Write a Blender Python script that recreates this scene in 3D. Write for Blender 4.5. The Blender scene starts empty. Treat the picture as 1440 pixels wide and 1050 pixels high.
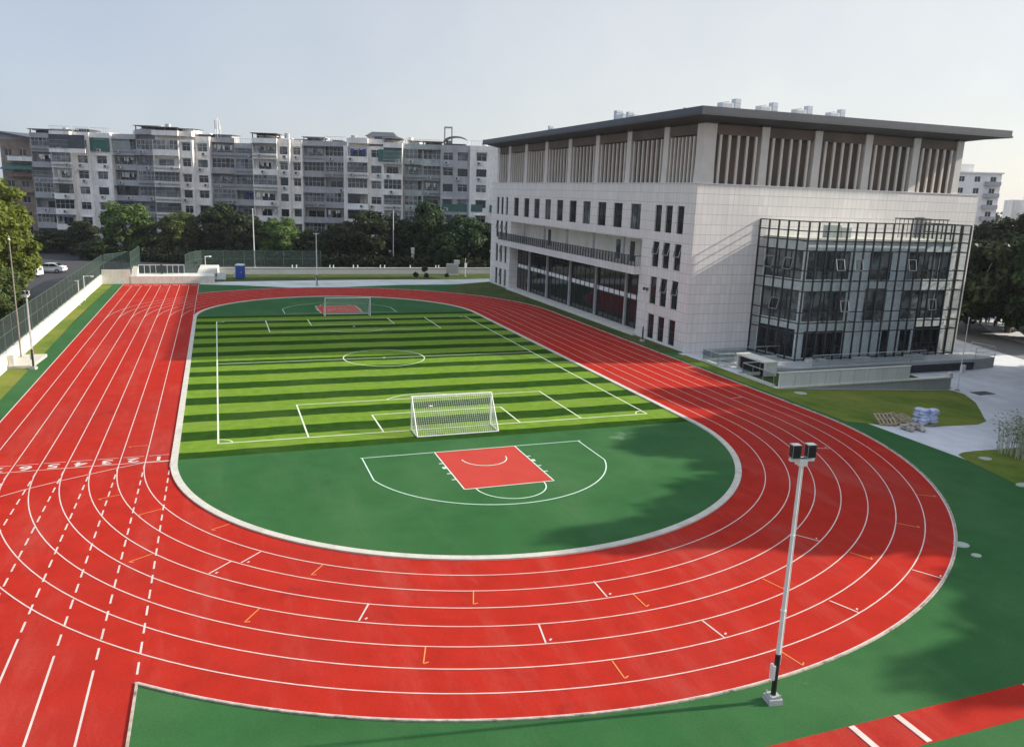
import bpy, bmesh, math, random
import numpy as np
from mathutils import Vector, Matrix
random.seed(7)
SC = bpy.context.scene
COL = SC.collection
PI = math.pi

# ------------------------------------------------------------------ helpers
def lin(r, g, b):
    f = lambda c: (c/12.92 if c <= .04045 else ((c+.055)/1.055)**2.4)
    return (f(r/255), f(g/255), f(b/255))

class MB:
    """collects faces and links them as one mesh object"""
    def __init__(s): s.v = []; s.f = []; s.m = []
    def face(s, pts, mi=0):
        i = len(s.v); s.v += [tuple(p) for p in pts]; s.f.append(tuple(range(i, i+len(pts)))); s.m.append(mi); return s
    def box(s, x0, x1, y0, y1, z0, z1, mi=0):
        i = len(s.v)
        s.v += [(x0,y0,z0),(x1,y0,z0),(x1,y1,z0),(x0,y1,z0),(x0,y0,z1),(x1,y0,z1),(x1,y1,z1),(x0,y1,z1)]
        for q in ((3,2,1,0),(4,5,6,7),(0,1,5,4),(1,2,6,5),(2,3,7,6),(3,0,4,7)):
            s.f.append(tuple(i+k for k in q)); s.m.append(mi)
        return s
    def hexa(s, lo, hi, mi=0):
        i = len(s.v); n = len(lo); s.v += [tuple(p) for p in lo]+[tuple(p) for p in hi]
        s.f.append(tuple(i+k for k in reversed(range(n)))); s.f.append(tuple(i+n+k for k in range(n))); s.m += [mi, mi]
        for k in range(n):
            s.f.append((i+k, i+(k+1)%n, i+n+(k+1)%n, i+n+k)); s.m.append(mi)
        return s
    def prism(s, pts, z0, z1, mi=0): return s.hexa([(x,y,z0) for x,y in pts], [(x,y,z1) for x,y in pts], mi)
    def tube(s, p, q, r, n=6, r2=None, mi=0, cap=True):
        p, q = Vector(p), Vector(q); r2 = r if r2 is None else r2
        d = (q-p)
        if d.length < 1e-6: return s
        d.normalize(); a = d.orthogonal().normalized(); b = d.cross(a)
        i = len(s.v)
        for c, rr in ((p, r), (q, r2)):
            for k in range(n):
                t = 2*PI*k/n; s.v.append(tuple(c+(a*math.cos(t)+b*math.sin(t))*rr))
        for k in range(n):
            s.f.append((i+k, i+(k+1)%n, i+n+(k+1)%n, i+n+k)); s.m.append(mi)
        if cap:
            s.f.append(tuple(i+k for k in reversed(range(n)))); s.f.append(tuple(i+n+k for k in range(n))); s.m += [mi, mi]
        return s
    def bar(s, p, q, w, h=None, mi=0):
        """square bar between two points"""
        h = h or w; p, q = Vector(p), Vector(q); d = (q-p).normalized()
        up = Vector((0,0,1)) if abs(d.z) < .95 else Vector((0,1,0))
        a = d.cross(up).normalized(); b = a.cross(d)
        c = [(a*x*w/2+b*y*h/2) for x, y in ((-1,-1),(1,-1),(1,1),(-1,1))]
        return s.hexa([p+k for k in c], [q+k for k in c], mi)
    def ell(s, c, rx, ry, rz, nu=10, nv=6, mi=0, jit=0):
        i = len(s.v)
        for a in range(nv+1):
            th = PI*a/nv
            for b in range(nu):
                ph = 2*PI*b/nu; j = 1+random.uniform(-jit, jit)
                s.v.append((c[0]+rx*j*math.sin(th)*math.cos(ph), c[1]+ry*j*math.sin(th)*math.sin(ph), c[2]+rz*j*math.cos(th)))
        for a in range(nv):
            for b in range(nu):
                s.f.append((i+a*nu+b, i+(a+1)*nu+b, i+(a+1)*nu+(b+1)%nu, i+a*nu+(b+1)%nu)); s.m.append(mi)
        return s
    def mesh(s, name, mats, smooth=False):
        me = bpy.data.meshes.new(name); me.from_pydata(s.v, [], s.f)
        mats = mats if isinstance(mats, (list, tuple)) else [mats]
        for m in mats: me.materials.append(m)
        if len(mats) > 1: me.polygons.foreach_set('material_index', s.m)
        if smooth: me.polygons.foreach_set('use_smooth', [True]*len(s.f))
        me.update(); return me
    def build(s, name, mats, parent=None, loc=None, smooth=False):
        o = bpy.data.objects.new(name, s.mesh(name, mats, smooth)); COL.objects.link(o)
        if parent: o.parent = parent
        if loc: o.location = loc
        return o

def tag(o, label=None, cat=None, group=None, kind=None):
    if label: o['label'] = label
    if cat: o['category'] = cat
    if group: o['group'] = group
    if kind: o['kind'] = kind
    return o
def thing(name, label, cat, loc=(0,0,0), rz=0, group=None):
    o = bpy.data.objects.new(name, None); COL.objects.link(o); o.empty_display_size = .3
    o.location = loc; o.rotation_euler = (0,0,rz)
    return tag(o, label, cat, group)
def struct(o): return tag(o, kind='structure')
def dup(root, loc=None, rz=None, label=None, group=None, scale=None):
    r = root.copy(); COL.objects.link(r)
    if loc is not None: r.location = loc
    if rz is not None: r.rotation_euler = (0,0,rz)
    if scale is not None: r.scale = scale if isinstance(scale, tuple) else (scale,)*3
    if label: r['label'] = label
    if group: r['group'] = group
    for ch in list(root.children):
        c = ch.copy(); COL.objects.link(c); c.parent = r
        for g in list(ch.children):
            d = g.copy(); COL.objects.link(d); d.parent = c
    return r

# ------------------------------------------------------------------ materials
def newmat(name):
    m = bpy.data.materials.new(name); m.use_nodes = True
    return m, m.node_tree, m.node_tree.nodes['Principled BSDF']
def node(nt, t, **kw):
    n = nt.nodes.new(t)
    for k, v in kw.items(): setattr(n, k, v)
    return n
def mathn(nt, op, a, b=None, c=None):
    n = nt.nodes.new('ShaderNodeMath'); n.operation = op
    for i, v in enumerate((a, b, c)):
        if v is None: continue
        if isinstance(v, (int, float)): n.inputs[i].default_value = v
        else: nt.links.new(v, n.inputs[i])
    return n.outputs[0]
def mixc(nt, fac, a, b, bt='MIX'):
    n = nt.nodes.new('ShaderNodeMix'); n.data_type = 'RGBA'; n.blend_type = bt
    for i, v in ((0, fac), (6, a), (7, b)):
        if isinstance(v, (int, float)): n.inputs[i].default_value = v
        elif isinstance(v, tuple): n.inputs[i].default_value = (*v, 1) if len(v) == 3 else v
        else: nt.links.new(v, n.inputs[i])
    return n.outputs[2]
def noise(nt, co, scale, detail=4, rough=.55):
    n = nt.nodes.new('ShaderNodeTexNoise'); n.inputs['Scale'].default_value = scale
    n.inputs['Detail'].default_value = detail; n.inputs['Roughness'].default_value = rough
    nt.links.new(co, n.inputs['Vector']); return n.outputs[0]
def ramp(nt, x, lo, hi):
    n = nt.nodes.new('ShaderNodeMapRange'); n.inputs[1].default_value = lo; n.inputs[2].default_value = hi
    nt.links.new(x, n.inputs[0]); return n.outputs[0]
def objco(nt): return nt.nodes.new('ShaderNodeTexCoord').outputs['Object']

def surf(name, col, rough=.7, var=.15, scale=1.5, col2=None, s2=.12, amt2=.6, lo2=.5, hi2=.68, bump=0, bscale=40, metal=0, spec=.5, fine=None, stretch=None, spots=None, dust=None):
    """colour with fine mottling, and larger patches of a second colour"""
    m, nt, bs = newmat(name); co = objco(nt)
    if stretch:
        mp = node(nt, 'ShaderNodeMapping'); mp.inputs['Scale'].default_value = stretch; nt.links.new(co, mp.inputs[0]); co = mp.outputs[0]
    n1 = noise(nt, co, scale)
    dk = tuple(c*(1-var) for c in col); lt = tuple(min(1, c*(1+var)) for c in col)
    c = mixc(nt, ramp(nt, n1, .3, .7), dk, lt)
    if col2:
        n2 = noise(nt, co, s2, 5, .6)
        c = mixc(nt, mathn(nt, 'MULTIPLY', ramp(nt, n2, lo2, hi2), amt2), c, col2)
    if spots:      # (colour, scale, threshold, strength): scattered stains, on the green also painted sun patches
        ns = noise(nt, co, spots[1], 6, .65); c = mixc(nt, mathn(nt, 'MULTIPLY', ramp(nt, ns, spots[2], spots[2]+.07), spots[3]), c, spots[0])
    if dust:       # (colour, scale, strength): long streaks of dust
        md = node(nt, 'ShaderNodeMapping'); md.inputs['Scale'].default_value = (1,.22,1); md.inputs['Rotation'].default_value = (0,0,.5); nt.links.new(co, md.inputs[0])
        nd = noise(nt, md.outputs[0], dust[1], 6, .7); c = mixc(nt, mathn(nt, 'MULTIPLY', ramp(nt, nd, .5, .85), dust[2]), c, dust[0])
    if fine:
        n3 = noise(nt, co, fine, 2, .7)
        c = mixc(nt, 1.0, c, mixc(nt, ramp(nt, n3, .3, .7), (.88,.88,.88), (1.12,1.12,1.12)), 'MULTIPLY')
    nt.links.new(c, bs.inputs['Base Color'])
    bs.inputs['Roughness'].default_value = rough; bs.inputs['Metallic'].default_value = metal
    bs.inputs['Specular IOR Level'].default_value = spec
    if bump:
        b = node(nt, 'ShaderNodeBump'); b.inputs['Strength'].default_value = bump; b.inputs['Distance'].default_value = .02
        nt.links.new(noise(nt, co, bscale, 3), b.inputs['Height']); nt.links.new(b.outputs[0], bs.inputs['Normal'])
    return m

def panel_mat(name, col, pw, ph, line=.03, dark=.62, var=.07, rough=.6, lw2=None):
    """stone cladding: rectangular panels with joints, on walls that follow the axes"""
    m, nt, bs = newmat(name); co = objco(nt)
    sp = node(nt, 'ShaderNodeSeparateXYZ'); nt.links.new(co, sp.inputs[0])
    h = mathn(nt, 'ADD', sp.outputs[0], sp.outputs[1]); z = sp.outputs[2]
    u = mathn(nt, 'DIVIDE', h, pw); w = mathn(nt, 'DIVIDE', z, ph)
    fu = mathn(nt, 'FRACT', u); fw = mathn(nt, 'FRACT', w)
    ju = mathn(nt, 'LESS_THAN', fu, (lw2 or line)/pw); jw = mathn(nt, 'LESS_THAN', fw, line/ph)
    cell = node(nt, 'ShaderNodeCombineXYZ')
    nt.links.new(mathn(nt, 'FLOOR', u), cell.inputs[0]); nt.links.new(mathn(nt, 'FLOOR', w), cell.inputs[1])
    wn = node(nt, 'ShaderNodeTexWhiteNoise'); nt.links.new(cell.outputs[0], wn.inputs[0])
    c = mixc(nt, wn.outputs[0], tuple(k*(1-var) for k in col), tuple(min(1, k*(1+var)) for k in col))
    n2 = noise(nt, co, .35, 5)
    c = mixc(nt, ramp(nt, n2, .35, .75), c, tuple(k*.91 for k in col))
    # rain streaks
    mp = node(nt, 'ShaderNodeMapping'); mp.inputs['Scale'].default_value = (1.4, 1.4, .06); nt.links.new(co, mp.inputs[0])
    st = noise(nt, mp.outputs[0], 1.6, 4, .6)
    c = mixc(nt, mathn(nt, 'MULTIPLY', ramp(nt, st, .52, .8), .32), c, tuple(k*.55 for k in col))
    c = mixc(nt, mathn(nt, 'MULTIPLY', ju, .62), c, tuple(k*dark for k in col))
    c = mixc(nt, jw, c, tuple(k*dark for k in col))
    nt.links.new(c, bs.inputs['Base Color']); bs.inputs['Roughness'].default_value = rough
    return m

def leaf_mat(name, a, b, trans=.35):
    m, nt, bs = newmat(name)
    g = node(nt, 'ShaderNodeNewGeometry'); oi = node(nt, 'ShaderNodeObjectInfo')
    c = mixc(nt, g.outputs['Random Per Island'], a, b)
    hsv = node(nt, 'ShaderNodeHueSaturation'); nt.links.new(c, hsv.inputs['Color'])
    nt.links.new(mathn(nt, 'MULTIPLY_ADD', oi.outputs['Random'], .05, .475), hsv.inputs['Hue'])
    nt.links.new(mathn(nt, 'MULTIPLY_ADD', oi.outputs['Random'], .5, .75), hsv.inputs['Value'])
    nt.links.new(hsv.outputs[0], bs.inputs['Base Color']); bs.inputs['Roughness'].default_value = .55
    bs.inputs['Specular IOR Level'].default_value = .25
    tr = node(nt, 'ShaderNodeBsdfTranslucent'); nt.links.new(hsv.outputs[0], tr.inputs[0])
    mx = node(nt, 'ShaderNodeMixShader'); mx.inputs[0].default_value = trans
    nt.links.new(bs.outputs[0], mx.inputs[1]); nt.links.new(tr.outputs[0], mx.inputs[2])
    nt.links.new(mx.outputs[0], nt.nodes['Material Output'].inputs[0]); return m

def see_through(name, col, amount, rough=.6, gloss=False):
    """tinted sheet that lets part of the light through (netting, glazing)"""
    m, nt, bs = newmat(name)
    tr = node(nt, 'ShaderNodeBsdfTransparent'); mx = node(nt, 'ShaderNodeMixShader')
    if gloss:
        tr.inputs[0].default_value = (*col, 1)
        bs.inputs['Base Color'].default_value = (.02,.03,.03,1); bs.inputs['Roughness'].default_value = .03
        lw = node(nt, 'ShaderNodeLayerWeight'); lw.inputs[0].default_value = .5
        nt.links.new(mathn(nt, 'MULTIPLY_ADD', mathn(nt, 'POWER', lw.outputs['Facing'], 3.0), .7, amount), mx.inputs[0])
    else:
        bs.inputs['Base Color'].default_value = (*col, 1); bs.inputs['Roughness'].default_value = rough
        mx.inputs[0].default_value = amount
    nt.links.new(tr.outputs[0], mx.inputs[1]); nt.links.new(bs.outputs[0], mx.inputs[2])
    nt.links.new(mx.outputs[0], nt.nodes['Material Output'].inputs[0]); return m

def plain(name, col, rough=.5, metal=0, spec=.5): 
    return surf(name, col, rough, .08, 3, metal=metal, spec=spec)

M = {}
M['track'] = surf('track_red', (.40,.025,.015), .85, .10, .9, col2=(.33,.034,.026), s2=.07, amt2=.9, lo2=.46, hi2=.70, fine=13, spots=((.25,.018,.016), .42, .62, .6), dust=((.46,.11,.085), .5, .55), bump=.25, bscale=90, spec=.02)
M['green'] = surf('green_rubber', (.034,.112,.036), .8, .10, .7, col2=(.062,.150,.055), s2=.08, amt2=.9, lo2=.46, hi2=.72, fine=13, spots=((.20,.27,.17), .15, .66, .6), dust=((.12,.18,.09), .45, .30), spec=.03)  # pale spots paint in patches of sunlight along with real scuffs
M['court_red'] = surf('court_red', (.47,.052,.036), .75, .06, .8, fine=30, spec=.1)
M['turf_l'] = surf('turf_light', (.150,.248,.030), .9, .16, 1.6, col2=(.185,.26,.05), s2=.22, amt2=.7, fine=22, dust=((.13,.22,.025), 1.2, .5), spec=.0, bump=.4, bscale=60)
M['turf_d'] = surf('turf_dark', (.023,.062,.009), .9, .20, 1.6, col2=(.045,.085,.018), s2=.22, amt2=.7, fine=22, dust=((.055,.10,.022), 1.2, .4), spec=.0, bump=.4, bscale=60)
M['line'] = surf('line_paint', (.64,.53,.47), .6, .10, 2, col2=(.52,.30,.25), s2=.8, amt2=.5, lo2=.5, hi2=.75)
M['line_g'] = surf('line_paint_turf', (.66,.72,.52), .6, .06, 2)
M['line_o'] = surf('line_orange', (.72,.24,.05), .6, .08, 2)
M['line_mint'] = surf('line_mint', (.55,.72,.58), .6, .08, 2)
M['kerb'] = surf('kerb_concrete', (.54,.51,.43), .8, .10, 2.2, col2=(.30,.27,.22), s2=.7, amt2=.6, lo2=.55, hi2=.75, fine=20)
M['kerb_thin'] = surf('edge_brick', (.40,.34,.28), .85, .35, 5, col2=(.10,.08,.07), s2=2.2, amt2=.8, lo2=.55, hi2=.65)
M['lawn'] = surf('lawn', (.10,.155,.020), .9, .22, .8, col2=(.215,.215,.04), s2=.16, amt2=.8, lo2=.42, hi2=.66, fine=9, spec=.1, bump=.5, bscale=30)
M['lawn_d'] = surf('lawn_dark', (.06,.085,.02), .9, .25, .8, col2=(.12,.11,.04), s2=.2, amt2=.7, fine=9, spec=.1, bump=.5, bscale=30)
M['concrete'] = surf('concrete_paving', (.64,.645,.65), .8, .08, .9, col2=(.44,.45,.47), s2=.15, amt2=.8, lo2=.48, hi2=.7, fine=20, dust=((.36,.37,.39), .3, .5), spots=((.30,.30,.31), .5, .66, .5))
M['path'] = surf('pale_path', (.60,.62,.58), .8, .10, .5, col2=(.34,.44,.40), s2=.2, amt2=.7, fine=12)
M['asphalt'] = surf('asphalt', (.036,.037,.04), .9, .2, 1.2, col2=(.06,.06,.06), s2=.1, amt2=.5, fine=20)
M['asphalt_l'] = surf('worn_asphalt', (.16,.165,.17), .9, .12, 1.2, col2=(.22,.22,.22), s2=.12, amt2=.5, fine=20)
M['wall_white'] = surf('painted_wall', (.66,.64,.56), .8, .06, .8, col2=(.40,.38,.32), s2=.5, amt2=.5, lo2=.55, hi2=.78, fine=6, stretch=(1,1,.35))
M['wall_grey'] = surf('rendered_wall', (.40,.41,.40), .8, .08, .8, col2=(.26,.26,.25), s2=.4, amt2=.6, lo2=.5, hi2=.75, fine=6)
M['stone'] = panel_mat('stone_cladding', (.83,.785,.735), .55, .92, .035, .50, var=.06, lw2=.03)
M['stone_lt'] = panel_mat('stone_coping', (.74,.715,.68), 1.2, 3, .02, .6)
M['roof'] = surf('roof_metal', (.064,.072,.088), .5, .12, .6, metal=.0, fine=3)
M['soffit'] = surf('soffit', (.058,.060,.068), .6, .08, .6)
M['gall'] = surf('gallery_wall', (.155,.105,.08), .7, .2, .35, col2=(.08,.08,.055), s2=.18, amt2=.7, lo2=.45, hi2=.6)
M['column'] = surf('column_stone', (.68,.63,.57), .7, .06, 1)
M['slat'] = surf('slat', (.68,.62,.54), .6, .06, 1)
M['dframe'] = plain('dark_frame', (.028,.03,.034), .4)
M['glass_dk'] = surf('window_glass', (.012,.016,.02), .06, .3, .5, spec=.6)
M['glass_mid'] = surf('window_glass_curtained', (.07,.08,.085), .12, .6, .45, spec=.6, col2=(.25,.26,.26), s2=.6, amt2=.7, lo2=.5, hi2=.6)
M['glazing'] = see_through('clear_glazing', (.95,.98,.975), .08, gloss=True)
M['rail_glass'] = see_through('railing_glass', (.72,.78,.78), .06, gloss=True)
M['glass_ax'] = surf('annex_window_glass', (.13,.14,.145), .08, .5, .5, spec=.6, col2=(.34,.36,.35), s2=.5, amt2=.8, lo2=.47, hi2=.58)  # pale base and patches paint the sky's reflection into the panes
M['annex'] = surf('annex_wall', (.88,.92,.90), .7, .06, .6, fine=3)
M['white_metal'] = plain('white_metal', (.74,.74,.72), .4)
M['black'] = plain('black_paint', (.012,.012,.013), .5)
M['steel'] = plain('grey_steel', (.42,.43,.44), .4, .5)
M['net_green'] = see_through('fence_mesh', (.017,.036,.03), .7)
M['fence_post'] = plain('fence_post', (.05,.10,.075), .5)
M['net'] = plain('net_cord', (.78,.78,.74), .7)
M['blue'] = plain('blue_plastic', (.02,.07,.36), .5)
M['pale'] = plain('pale_plastic', (.60,.64,.66), .5)
M['wood'] = surf('pallet_wood', (.36,.28,.18), .85, .3, 5)
M['bag'] = surf('woven_bag', (.56,.60,.74), .6, .2, 4, col2=(.22,.30,.58), s2=2.2, amt2=.8, lo2=.48, hi2=.6)
M['bark'] = surf('bark', (.10,.085,.065), .9, .3, 4)
M['bark_p'] = surf('pale_bark', (.24,.21,.17), .9, .25, 4)
M['leaf_d'] = leaf_mat('leaves_dark', (.020,.037,.013), (.058,.085,.025))
M['leaf_m'] = leaf_mat('leaves_mid', (.05,.09,.018), (.13,.17,.04))
M['leaf_l'] = leaf_mat('leaves_light', (.10,.16,.018), (.26,.32,.05), .45)
M['stem'] = leaf_mat('bamboo', (.40,.40,.30), (.62,.61,.50), .1)
M['plast_w'] = surf('plaster_white', (.88,.835,.78), .85, .06, .5, col2=(.56,.54,.52), s2=.35, amt2=.7, lo2=.48, hi2=.74, stretch=(1,1,.3), fine=3)
M['plast_g'] = surf('plaster_grey_and_shade', (.42,.41,.415), .85, .10, .5, col2=(.27,.265,.27), s2=.35, amt2=.7, lo2=.48, hi2=.74, stretch=(1,1,.3), fine=3)  # grey also paints the shade of recessed white bays into the plaster
M['plast_gg'] = surf('plaster_greygreen', (.38,.42,.40), .85, .10, .5, col2=(.19,.22,.21), s2=.35, amt2=.7, lo2=.48, hi2=.74, stretch=(1,1,.3), fine=3)
M['plast_b'] = surf('brick_brown', (.27,.20,.15), .85, .2, .8, col2=(.33,.29,.24), s2=.4, amt2=.7)
M['clad_green'] = surf('green_sheeting', (.05,.14,.115), .7, .12, 2, col2=(.10,.17,.15), s2=.5, amt2=.5)
M['clad_dark'] = surf('dark_sheeting', (.07,.075,.085), .7, .2, 2)
M['win_white'] = plain('white_window_frame', (.55,.56,.55), .5)
M['recess'] = surf('recess_wall', (.16,.16,.165), .9, .2, .7)
M['car_white'] = plain('car_paint_white', (.72,.73,.74), .25)
M['rubber'] = plain('rubber', (.015,.015,.015), .8)
M['lampface'] = plain('lamp_lens', (.07,.075,.07), .25)
M['red_lens'] = plain('red_lens', (.35,.02,.02), .3)
M['cloth'] = surf('pale_canvas', (.55,.56,.54), .9, .1, 2)
M['disc_pale'] = surf('disc_pale', (.36,.42,.33), .85, .08, 2)
M['sign_y'] = plain('yellow_paint', (.55,.42,.06), .6)

def terr(x, y=0): return -1.15*min(max((x-27.3)/18.7, 0), 1)

def sheet(name, pts, m, off, kind='structure', drape=False):
    bm = bmesh.new(); f = bm.faces.new([bm.verts.new((x, y, 0)) for x, y in pts]); f.normal_update()
    if drape:
        for px in (27.3, 46):
            bmesh.ops.bisect_plane(bm, geom=bm.verts[:]+bm.edges[:]+bm.faces[:], plane_co=(px,0,0), plane_no=(1,0,0))
    bmesh.ops.triangulate(bm, faces=bm.faces[:])
    for v in bm.verts: v.co.z = (terr(v.co.x) if drape else 0)+off
    bmesh.ops.recalc_face_normals(bm, faces=bm.faces[:])
    if bm.faces and sum(f.normal.z for f in bm.faces) < 0: bmesh.ops.reverse_faces(bm, faces=bm.faces[:])
    me = bpy.data.meshes.new(name); bm.to_mesh(me); bm.free(); me.materials.append(m)
    o = bpy.data.objects.new(name, me); COL.objects.link(o)
    if kind: o['kind'] = kind
    return o
def smooth_poly(pts, n=2):
    for _ in range(n):
        q = []
        for i in range(len(pts)):
            a, b = pts[i], pts[(i+1) % len(pts)]
            q += [(a[0]*.75+b[0]*.25, a[1]*.75+b[1]*.25), (a[0]*.25+b[0]*.75, a[1]*.25+b[1]*.75)]
        pts = q
    return pts
# ------------------------------------------------------------------ ground, track, pitch, markings
R, L, W = 15.86, 48.12, 1.22
RO = R+8*W
Z1, Z2, Z3 = .004, .008, .012

g = MB()
xs = [(-700,-.05),(27.3,-.05),(46,-1.2),(1500,-1.2)]
for (xa,za),(xb,zb) in zip(xs, xs[1:]): g.face([(xa,-350,za),(xb,-350,zb),(xb,1200,zb),(xa,1200,za)])
struct(g.build('ground', M['asphalt']))
sheet('rubber_ground', [(-27,-50),(27.3,-50),(27.3,80.6),(-27,80.6)], M['green'], 0)

def arc_pts(r, a0, a1, n, cy=0): return [(r*math.cos(a0+(a1-a0)*i/n), cy+r*math.sin(a0+(a1-a0)*i/n)) for i in range(n+1)]
t = MB()
t.face([(-RO,-50,Z1),(-R,-50,Z1),(-R,79.4,Z1),(-RO,79.4,Z1)])
t.face([(R,0,Z1),(RO,0,Z1),(RO,L,Z1),(R,L,Z1)])
def clip_out(a):
    c = math.cos(a)
    return RO if c >= 0 or R/-c > RO else R/-c
for cy, sg in ((0,-1),(L,1)):
    n = 120; angs = sorted([PI*i/n for i in range(n+1)]+[PI-math.acos(R/RO)])
    for a, b in zip(angs, angs[1:]):
        a, b = sg*a, sg*b
        q = [(R*math.cos(a), cy+R*math.sin(a), Z1), (clip_out(a)*math.cos(a), cy+clip_out(a)*math.sin(a), Z1),
             (clip_out(b)*math.cos(b), cy+clip_out(b)*math.sin(b), Z1), (R*math.cos(b), cy+R*math.sin(b), Z1)]
        t.face(q if sg > 0 else q[::-1])
struct(t.build('running_track', M['track']))

def ring(mb, r, w, a0, a1, n, cy, z):
    for i in range(n):
        a, b = a0+(a1-a0)*i/n, a0+(a1-a0)*(i+1)/n
        q = [((r-w/2)*math.cos(a), cy+(r-w/2)*math.sin(a), z), ((r+w/2)*math.cos(a), cy+(r+w/2)*math.sin(a), z),
             ((r+w/2)*math.cos(b), cy+(r+w/2)*math.sin(b), z), ((r-w/2)*math.cos(b), cy+(r-w/2)*math.sin(b), z)]
        mb.face(q if a1 > a0 else q[::-1])
def seg(mb, p, q, w, z):
    p, q = Vector((*p,0)), Vector((*q,0)); d = (q-p).normalized(); n = Vector((-d.y,d.x,0))*w/2
    mb.face([(v.x,v.y,z) for v in (p-n, q-n, q+n, p+n)])
lw = .047
tl = MB()
for k in range(1, 8):
    r = R+k*W
    # oval lane lines: right straight and both bends
    tl.face([(r-lw/2,0,Z2),(r+lw/2,0,Z2),(r+lw/2,L,Z2),(r-lw/2,L,Z2)])
    ring(tl, r, lw, 0, -PI, 90, 0, Z2); ring(tl, r, lw, 0, PI, 90, L, Z2)
for k in range(0, 9):
    x = -(R+k*W); yt = 78.0
    y0 = 0 if k else L
    if k == 8: seg(tl, (x+.02,-50), (x+.02,79.4), .07, Z3)
    else:
        seg(tl, (x, y0), (x, yt), lw, Z3 if k == 0 else Z3)
        # dashed continuation across the near bend, solid run-out after it
        ye = -math.sqrt(RO*RO-x*x); y = -.3
        while y-.7 > ye:
            seg(tl, (x, y-.66), (x, y), .065, Z3); y -= 1.17
        if k: seg(tl, (x, -50), (x, ye), .065, Z3)
# start line at the far end: one bar a lane
for k in range(8): seg(tl, (-(R+k*W+.2), 77.7), (-(R+k*W+W-.25), 77.7), .25, Z3+.001)
# finish line and its number row
seg(tl, (-R-.02,.10), (-RO,.10), .06, Z3+.001)
for k in range(8): seg(tl, (-(R+k*W+.12),1.12), (-(R+k*W+W-.10),1.12), .045, Z3+.001)
pl = [(-R-.05,.02),(-17.15,.03),(-18.4,-.55),(-20.65,-1.75),(-22.0,-2.6),(-23.6,-3.9),(-25.4,-5.4)]
for a, b in zip(pl, pl[1:]): seg(tl, a, b, .055, Z3+.002)
WH = [[[-8.64,-17.5],[-9.15,-18.53]],[[-.25,-18.24],[-.3,-19.45]],[[-3.4,-20.48],[-3.61,-21.62]],[[2.15,-21.9],[2.25,-23.05]],[[-12.0,-12.24],[-12.76,-13.03]],[[-13.1,-12.78],[-13.91,-13.62]],[[12.62,-20.94],[13.22,-21.96]],[[10.18,-16.73],[10.83,-17.66]],[[7.52,-22.04],[7.94,-23.07]],[[22.05,4.75],[23.17,4.86]],[[19.85,-6.74],[20.72,-7.05]],[[24.4,14.9],[25.5,15.0]]]
for a, b in WH:
    seg(tl, a, b, .06, Z3+.001); d = Vector((*b,0))-Vector((*a,0)); d.normalize(); c = Vector((*b,0))-d*.18+Vector((-d.y,d.x,0))*.2
    seg(tl, (c.x-.045,c.y-.045), (c.x+.045,c.y+.045), .07, Z3+.001)
struct(tl.build('track_line', M['line']))
ol = MB()
OR = [[[-4.84,-17.66],[-5.13,-18.58]],[[.73,-19.53],[.74,-20.49]],[[-7.39,-20.71],[-7.68,-21.6]],[[-1.99,-23.16],[-2.05,-24.13]],[[-9.8,-14.06],[-10.32,-14.78]],[[-12.27,-16.77],[-12.78,-17.55]],[[-15.93,-11.26],[-16.78,-11.8]],[[-15.87,-6.62],[-16.86,-7.12]],[[-13.12,-9.13],[-13.85,-9.55]],[[-17.84,-4.39],[-18.68,-4.72]],[[-17.13,3.01],[-18.1,2.99]],[[19.7,-14.38],[20.48,-14.94]],[[15.77,-17.03],[16.41,-17.74]],[[11.3,-18.93],[11.73,-19.74]],[[6.19,-19.88],[6.45,-20.81]],[[3.55,-24.27],[3.71,-25.17]]]
for a, b in OR:
    seg(ol, a, b, .045, Z3+.001); d = Vector((*b,0))-Vector((*a,0)); d.normalize(); n = Vector((-d.y,d.x,0)); e = Vector((*b,0))+n*.16-d*.1
    seg(ol, b, (e.x,e.y), .05, Z3+.001)
struct(ol.build('changeover_mark', M['line_o']))
for k in range(8):
    cu = bpy.data.curves.new('lane_number', 'FONT'); cu.body = str(k+1); cu.size = 1.05; cu.offset = .022; cu.align_x = 'CENTER'; cu.align_y = 'CENTER'
    o = bpy.data.objects.new('lane_number_text', cu); COL.objects.link(o)
    me = bpy.data.meshes.new_from_object(o.evaluated_get(bpy.context.evaluated_depsgraph_get()))
    COL.objects.unlink(o); bpy.data.objects.remove(o); me.materials.append(M['line'])
    n = bpy.data.objects.new('lane_number', me); COL.objects.link(n); struct(n)
    n.location = (-(R+k*W+.61), .60, Z3+.003); n.rotation_euler = (0,0,PI); n.scale = (1.15,.85,1)

# kerbs
def ring_kerb(mb, r0, r1, h, a0, a1, n, cy):
    for i in range(n):
        a, b = a0+(a1-a0)*i/n, a0+(a1-a0)*(i+1)/n
        if a1 < a0: a, b = b, a
        P = lambda r, t: (r*math.cos(t), cy+r*math.sin(t))
        lo = [P(r0,a),P(r1,a),P(r1,b),P(r0,b)]
        mb.prism(lo, 0, h)
kb = MB()
ring_kerb(kb, R-.34, R, .07, 0, -PI, 100, 0); ring_kerb(kb, R-.34, R, .07, 0, PI, 100, L)
kb.box(R-.34, R, 0, L, 0, .07); kb.box(-R, -R+.34, 0, L, 0, .07)
struct(kb.build('infield_kerb', M['kerb']))
ke = MB()
a_end = -PI+math.acos(R/RO)
ring_kerb(ke, RO, RO+.06, .05, 0, a_end, 120, 0); ring_kerb(ke, RO, RO+.06, .05, 0, -a_end, 120, L)
ke.box(RO, RO+.06, 0, L, 0, .05)
ke.box(-R+.0, -R+.07, -50, -math.sqrt(RO*RO-R*R)-.02, 0, .055); ke.box(-R, -R+.08, L+math.sqrt(RO*RO-R*R)+.1, 79.4, 0, .03)
struct(ke.build('track_edging', M['kerb_thin']))
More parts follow.
